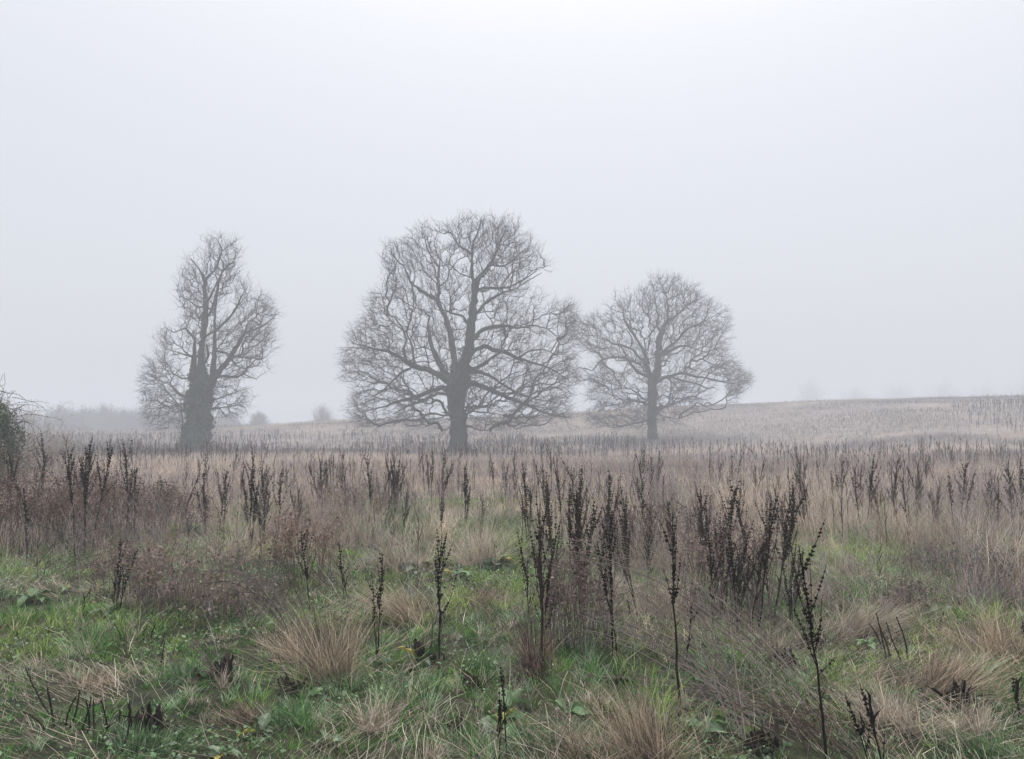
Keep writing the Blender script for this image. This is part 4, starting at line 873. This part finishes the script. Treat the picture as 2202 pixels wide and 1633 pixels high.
# ------------------------------------------------------------------ black stubs
STUB = [(114,1555,52,1438),(96,1580,66,1523),(117,1562,109,1475),(143,1579,153,1505),(147,1576,157,1496),(174,1586,201,1497),(190,1576,195,1505),(204,1597,194,1513),(232,1588,220,1505),(207,1579,262,1525),(243,1594,256,1531),(257,1623,272,1549),(231,1620,217,1585),(55,1570,55,1537),(262,1600,268,1560),(266,1390,251,1339),(247,1393,238,1384),(293,1395,315,1370),(322,1384,322,1345),(330,1398,334,1345),(340,1402,349,1366),(170,1330,182,1274),(180,1325,194,1270),(275,1438,263,1407),(285,1446,278,1407),(1908,1425,1878,1315),(1916,1430,1896,1350),(1943,1431,1906,1340),(1952,1434,1925,1326),(2020,1369,2024,1313),(1896,1408,1872,1342),(45,1378,40,1360),(1355,1330,1348,1290),(600,1395,588,1360),(345,1440,352,1385)]
rs = np.random.default_rng(77)
for i, (bx, by, tx, ty) in enumerate(STUB):
    g = ground_at(bx, by); tp = P(tx, ty, g[1]); H = max(.06, tp[2] - g[2]); r = empty('dead_stub', g)
    where = 'in the green grass near the lower picture corner' if by > 1500 else ('leaning together in front of the flowing tussock' if bx > 1800 else 'in the short grass below the brambles')
    tag(r, 'short black dead stalk stub ' + where, 'stub', 'short black stubs ' + where)
    t = np.linspace(0, 1, 7); pts = np.outer(t, [tp[0] - g[0], rs.normal(0, .03), H]); pts[:, 0] += np.sin(t * 3.1) * rs.normal(0, .02); pts[0, 2] -= .02
    m = MB(); V, Q = tube(pts, .0056 * (1.1 - .5 * t), 6, .2, i); m.add(V, Q, None, HUSK * rs.uniform(1.2, 3.0)); m.build('stem', M_dock, r)
    n = int(H / .012); c = np.stack([np.interp(np.linspace(.1, 1, n), t, pts[:, k]) for k in range(3)], 1) + rs.normal(0, .003, (n, 3)); V, T = octa(c, rs.uniform(.004, .008, n), rs); m = MB(); m.add(V, None, T, HUSK); m.build('husk_scars', M_dock, r)
# ------------------------------------------------------------------ broad green leaves
def leaf(L_, Wd, rng, droop=.5):
    nu, nv = 9, 5; u = np.linspace(0, 1, nu)[:, None]; v = np.linspace(-1, 1, nv)[None]
    wprof = Wd * np.sin(math.pi * np.clip(u, .03, 1) ** .75) ** .8 + .002; a = -droop * u * u * L_ * .7 + u * L_ * .35
    X = u * L_ * (1 - .12 * droop) + 0 * v; Y = v * wprof / 2 * (1 + .06 * np.sin(u * 25 + v)); Z = a + np.abs(v) * wprof * .22 + .06 * Wd * np.sin(u * 14 + rng.uniform(0, 6)) * np.abs(v)
    V = np.stack([X, Y, Z], -1).reshape(-1, 3); i = np.arange(nu - 1)[:, None] * nv + np.arange(nv - 1)[None]; return V, np.stack([i, i + 1, i + nv + 1, i + nv], -1).reshape(-1, 4)
def broadleaf(px, py, label, n=6, size=.16, seed=0, col=(.06, .13, .035), up=.5):
    rng = np.random.default_rng(1500 + seed); g = ground_at(px, py); r = empty('broad_leaved_dock', g); tag(r, label, 'leafy plant')
    for k in range(n):
        L_ = size * rng.uniform(.6, 1.2); V, Q = leaf(L_, L_ * rng.uniform(.42, .62), rng, rng.uniform(.3, 1.2)); el = rng.uniform(.0, up); th = k * 2.4 + rng.uniform(-.4, .4)
        R_ = np.array(Matrix.Rotation(th, 3, 'Z') @ Matrix.Rotation(-el, 3, 'Y') @ Matrix.Rotation(rng.normal(0, .4), 3, 'X')); off = np.array([math.cos(th), math.sin(th), 0]) * .02
        V = V @ R_.T + off + [0, 0, .03]; c = np.array(col) * rng.uniform(.55, 1.5); c = c * .6 + FROST * .35 if rng.uniform() < .2 else c
        if rng.uniform() < .08: c = np.array([.32, .28, .05])
        m = MB(); m.add(V, Q, None, c); st, sq = tube([(0, 0, -.01), (off[0], off[1], .02), (off[0] * 1.5, off[1] * 1.5, .035)], [.003, .003, .002], 5); m.add(st, sq, None, np.array([.12, .10, .05])); m.build('leaf', M_leaf, r)
BL = [(1490,1478,'bright green dock leaves under the fallen grey stems',6,.15),(1075,1570,'dark green dock leaves round the small black spike at the bottom',8,.17),(1100,1535,'fan of green leaves just behind the small black spike',5,.14),(905,1440,'green dock leaves beside a dark withered clump',6,.14),(805,1450,'grey-green leaves at the foot of the slim dock',6,.12),
 (1065,1225,'pale green leafy patch in the green gap',12,.22),(900,1232,'pale green leaves under the bushy dock in line with tall grass',9,.2),(980,1250,'green leaves among short grass behind the bushy dock',8,.16),(412,1150,'bright leaves in the clearing before the ivy-clad tree',9,.24),(75,1300,'dark broad leaves near the picture edge below the brambles',7,.18),(1520,1600,'low dark leaves in the grass beside the shaggy tussock',6,.14),(1700,1480,'dark leaves in the shade behind the nearest black dock',7,.14),
 (228,1330,'dark leaves at the foot of the dense dark dock',8,.15),(1625,1395,'green leaves at the foot of the wide-armed dock',7,.15),(1220,1545,'leaves with a yellowing one beside the shaggy tussock',6,.16),(655,1520,'small leaves below the largest tussock',6,.1),(2020,1330,'dark green leaves beyond the short neat stub',7,.16),(1870,1400,'small dark leaves beside the leaning stubs',5,.1),(1570,1240,'green leaves glimpsed between the mauve stems',7,.2),(560,1600,'grey-green leaves in the turf near the lower edge',7,.1),(1240,1400,'leaves under the arching grey stems near the brown dock clump',6,.12),(480,1640,'frosted grey leaf rosette at the lower edge',8,.09),(700,1610,'pale crinkled leaf rosette near the lower edge',7,.08),(150,1275,'single green plant in the short grass',5,.12)]
for i, (px, py, lab, n, sz) in enumerate(BL): broadleaf(px, py, lab, n, sz, i, col=(.075, .12, .06) if 'pale' in lab or 'grey' in lab or 'frost' in lab else (.055, .125, .03))
def withered(px, py, label, size, seed):
    rng = np.random.default_rng(1700 + seed); g = ground_at(px, py); r = empty('withered_leaf_clump', g); tag(r, label, 'dead leaves'); n = 26
    m = MB(); base = np.stack([rng.normal(0, size * .4, n), rng.normal(0, size * .3, n), rng.uniform(0, .04, n)], 1); c = np.tile(np.array([.025, .019, .016]), (n, 1)) * rng.uniform(.6, 2.2, (n, 1))
    V, Q, T, C = blades(base, rng.uniform(0, 6.3, n), rng.uniform(.2, .9, n), rng.uniform(.5, 1.2, n) * size, rng.uniform(.12, .4, n) * size, rng.uniform(-.6, .9, n), c, c, 5, kink=.06, rng=rng); m.add(V, Q, T, C); m.build('curled_leaves', M_dock, r)
for i, (px, py, lab, sz) in enumerate([(1015,1490,'black rotted leaf clump next to a loose green tuft',.09),(1405,1600,'black crumpled leaf sticking out of the shaggy tussock',.08),(470,1470,'black hollow of rotted leaves in the turf',.12),(990,1590,'black leaf litter behind the mossy tuft',.09),(905,1425,'dark withered leaves beside green dock leaves',.10),(1330,1480,'small black curled leaf under the fallen stems',.07),(630,1495,'dark rotted leaves under the largest tussock',.09),(1740,1400,'dark matted stalks behind the nearest black dock',.12),(1680,1440,'black mat of fallen husks beside broad leaves',.12),(2060,1530,'dark gap of dead leaves between straw clumps',.12),(330,1590,'black rotted herbs in the dark green grass',.13),(1300,1580,'black shreds of leaf beside the shaggy tussock',.07),(1640,1640,'dead brown leaf mat at the lower edge under fallen stems',.1)]): withered(px, py, lab, sz, i)
# ------------------------------------------------------------------ brambles and the ivy bush at the edge
def bramble(px, py, wpx, top, label, n, seed, leafc=(.12, .075, .06), cane=(.10, .075, .065), name='bramble_bush', cat='bramble', leaves=5):
    rng = np.random.default_rng(1900 + seed); g = ground_at(px, py); H = P(px, top, g[1])[2] - g[2]; R = wpx / F * g[1] / 2; r = empty(name, g); tag(r, label, cat)
    P0 = []; P1 = []; R0 = []; LC = []
    for k in range(n):
        a = np.array([rng.uniform(-R, R), rng.uniform(-R * .6, R * .6), 0.]); a[2] = hz(a[0] + g[0], a[1] + g[1]) - g[2]; th = rng.uniform(0, 6.3); sp_ = rng.uniform(.1, .9) * R * .7
        hh = H * rng.uniform(.5, 1.1) * (1 - .3 * (a[0] / R) ** 2); b = a + [math.cos(th) * sp_, math.sin(th) * sp_, 0]; droop = rng.uniform(.0, .8); p = a
        for j in range(1, 8):
            t = j / 7; q = a * (1 - t) + b * t; q = q + [0, 0, hh * (math.sin(min(1, t * 1.15) * math.pi * (.5 + .35 * droop)))]; q = q + rng.normal(0, .015, 3)
            P0.append(p); P1.append(q); R0.append(.004 * (1.1 - .7 * t)); p = q
            if j > 2:
                d = nrm(rng.normal(0, 1, 3) + [0, 0, .5]); e = q + d * rng.uniform(.05, .2); P0.append(q); P1.append(e); R0.append(.0018)
                for z in range(leaves): LC.append(q + (e - q) * rng.uniform(0, 1.1) + rng.normal(0, .025, 3))
    m = MB(); R0 = np.array(R0); V, Q = frusta(np.array(P0), np.array(P1), R0, R0 * .8, 4); m.add(V, Q, None, np.array(cane)); m.build('canes', M_dock, r)
    LC = np.array(LC); V, T = leafcards(LC, rng.normal(size=LC.shape) + [0, 0, .5], rng.uniform(.008, .022, len(LC)), rng, .6); m = MB(); c = np.array(leafc) * rng.uniform(.4, 2.0, (len(LC), 1)); k = rng.uniform(size=len(LC)) < .05; c[k] = [.26, .22, .18]
    m.add(V, None, T, np.repeat(c, 4, 0)); m.build('leaves', M_leaf if leafc[1] > leafc[0] else M_dry, r); return r
bramble(60, 1185, 300, 1035, 'dark tangled bramble with rusty leaves behind the row of bare-legged docks', 150, 1)
bramble(215, 1165, 230, 1030, 'rusty bramble under the tall nodding docks', 110, 2, (.14, .085, .065), (.11, .08, .07))
bramble(330, 1160, 200, 1050, 'greyish bramble mound where the brambles meet the tall grass', 80, 3, (.12, .085, .07))
bramble(-60, 1120, 260, 960, 'tall dark bramble running out of the picture below the ivy bush', 110, 4, (.09, .055, .045))
bramble(50, 1040, 240, 905, 'pale wiry thicket of dead canes under the ivy bush', 220, 5, (.34, .29, .25), (.30, .26, .23), leaves=2)
bramble(-10, 1010, 260, 862, 'grey-brown thicket of canes climbing against the ivy bush', 150, 6, (.32, .27, .23), (.28, .24, .21), leaves=2)
bramble(2140, 1275, 170, 1185, 'greyish herb thicket dotted with pale frosted fluff at the picture edge', 60, 7, (.17, .155, .145), (.13, .11, .11), 'frosted_herb_clump', 'herbs', 2)
bramble(2010, 1240, 110, 1180, 'smaller frosted herb clump beside the green strip', 36, 8, (.17, .155, .14), (.13, .11, .11), 'frosted_herb_clump', 'herbs', 2)
bramble(1440, 1215, 260, 1085, 'mauve wiry thicket round the docks in front of the smaller oak', 120, 9, (.15, .11, .105), (.13, .10, .10), 'wiry_herb_thicket', 'thicket', 1)
bramble(740, 1140, 200, 1050, 'reddish wiry thicket among the docks before the tallest oak', 70, 10, (.14, .085, .07), (.12, .08, .07), 'wiry_herb_thicket', 'thicket', 2)
bramble(1850, 968, 60, 936, 'small round brown bush alone on the pale slope', 60, 11, (.13, .10, .095), (.12, .10, .10), 'round_bush', 'bush', 2)
bramble(390, 1320, 210, 1175, 'reddish-brown wiry herb clump with tiny dead leaves at the edge of the green grass', 48, 12, (.22, .165, .14), (.20, .155, .135), 'wiry_herb_thicket', 'thicket', 5)
bramble(275, 1290, 130, 1165, 'thin mauve herb clump behind the dense dark dock', 34, 13, (.17, .12, .11), (.14, .105, .10), 'wiry_herb_thicket', 'thicket', 3)
bramble(520, 1345, 180, 1255, 'low grey twiggy tangle under the arching dark stems', 50, 14, (.22, .18, .16), (.19, .155, .14), 'wiry_herb_thicket', 'thicket', 2)
bramble(1235, 1400, 150, 1180, 'tall wiry mauve herbs among the arching grey stems', 55, 15, (.20, .155, .145), (.17, .13, .125), 'wiry_herb_thicket', 'thicket', 2)
bramble(1560, 1330, 200, 1130, 'fine mauve herb stems behind the straight black dock', 60, 16, (.19, .14, .13), (.16, .12, .115), 'wiry_herb_thicket', 'thicket', 2)
bramble(640, 1260, 150, 1110, 'rust-brown herb clump between the ragged dock and the tall grass', 45, 17, (.21, .14, .11), (.17, .125, .105), 'wiry_herb_thicket', 'thicket', 4)
bramble(1960, 1330, 120, 1260, 'low dark twiggy patch beyond the leaning stubs', 26, 18, (.16, .13, .11), (.12, .10, .09), 'wiry_herb_thicket', 'thicket', 2)
def ivy_bush():
    rng = np.random.default_rng(2100); Y = 17.0; x = P(-62, 900, Y)[0]; g = np.array([x, Y, hz(x, Y)]); r = empty('ivy_covered_bush', g); tag(r, 'ivy-covered bush with arching thorny twigs at the picture edge', 'bush')
    H = P(0, 822, Y)[2] - g[2]; m = fuzzy_bush(rng, 3.3, H * 1.0, 420, tw=.010); m.build('branches', M_twig, r)
    n = 10000; th = rng.uniform(0, 6.3, n); z = rng.uniform(0.1, 1, n) ** .8; R = 1.1 * np.sqrt(np.clip(1.02 - z ** 2.2, 0, 1)) * (.75 + .5 * vnoise(np.cos(th) * 2 + 4, np.sin(th) * 2 + 4, z * 5, 6)) * np.sqrt(rng.uniform(.5, 1.05, n))
    c = np.stack([np.cos(th) * R, np.sin(th) * R, z * H * .93], 1); V, T = leafcards(c, np.stack([np.cos(th), np.sin(th), rng.uniform(0, .8, n)], 1) + rng.normal(0, .4, (n, 3)), rng.uniform(.02, .045, n), rng)
    col = np.array([.11, .135, .08]) * rng.uniform(.4, 1.7, (n, 1)); m = MB(); m.add(V, None, T, np.repeat(col, 4, 0)); m.build('ivy', M_ivy, r)
    for k in range(16):
        a = rng.uniform(-.9, .9); p0 = (.5 + rng.uniform(-.3, .6), a * .5, H * rng.uniform(.55, .9)); pts = curve(p0, (1, a, rng.uniform(.2, .9)), rng.uniform(.5, 1.25), rng, -.9, .12, 8)
        V, Q, Vs, T = spike(pts, np.linspace(.006, .002, 9), rng, .06, .014, 2, .1, .8); m = MB(); m.add(V, Q, None, np.array([.08, .07, .06])); m.add(Vs, None, T, np.array([.06, .05, .04])); m.build('arching_twig', M_dock, r)
ivy_bush()
# ------------------------------------------------------------------ the fog
def make_haze():
    x0, x1, y0, y1, z0, z1 = -820, 820, -820, 820, -9, 21.5
    V = [(x, y, z) for z in (z0, z1) for y in (y0, y1) for x in (x0, x1)]
    m = MB(); m.add(V, [(0, 2, 3, 1), (4, 5, 7, 6), (0, 1, 5, 4), (2, 6, 7, 3), (0, 4, 6, 2), (1, 3, 7, 5)])
    mt = bpy.data.materials.new('fog'); mt.use_nodes = True; t = mt.node_tree; t.nodes.clear()
    o = t.nodes.new('ShaderNodeOutputMaterial'); v = t.nodes.new('ShaderNodeVolumePrincipled')
    v.inputs['Color'].default_value = (0.75, 0.79, 0.845, 1); v.inputs['Density'].default_value = HAZE; v.inputs['Anisotropy'].default_value = 0.0
    t.links.new(v.outputs[0], o.inputs['Volume'])
    return tag(m.build('haze', mt, None, False), 'pale even fog over the whole field', None, None, 'stuff')
make_haze()
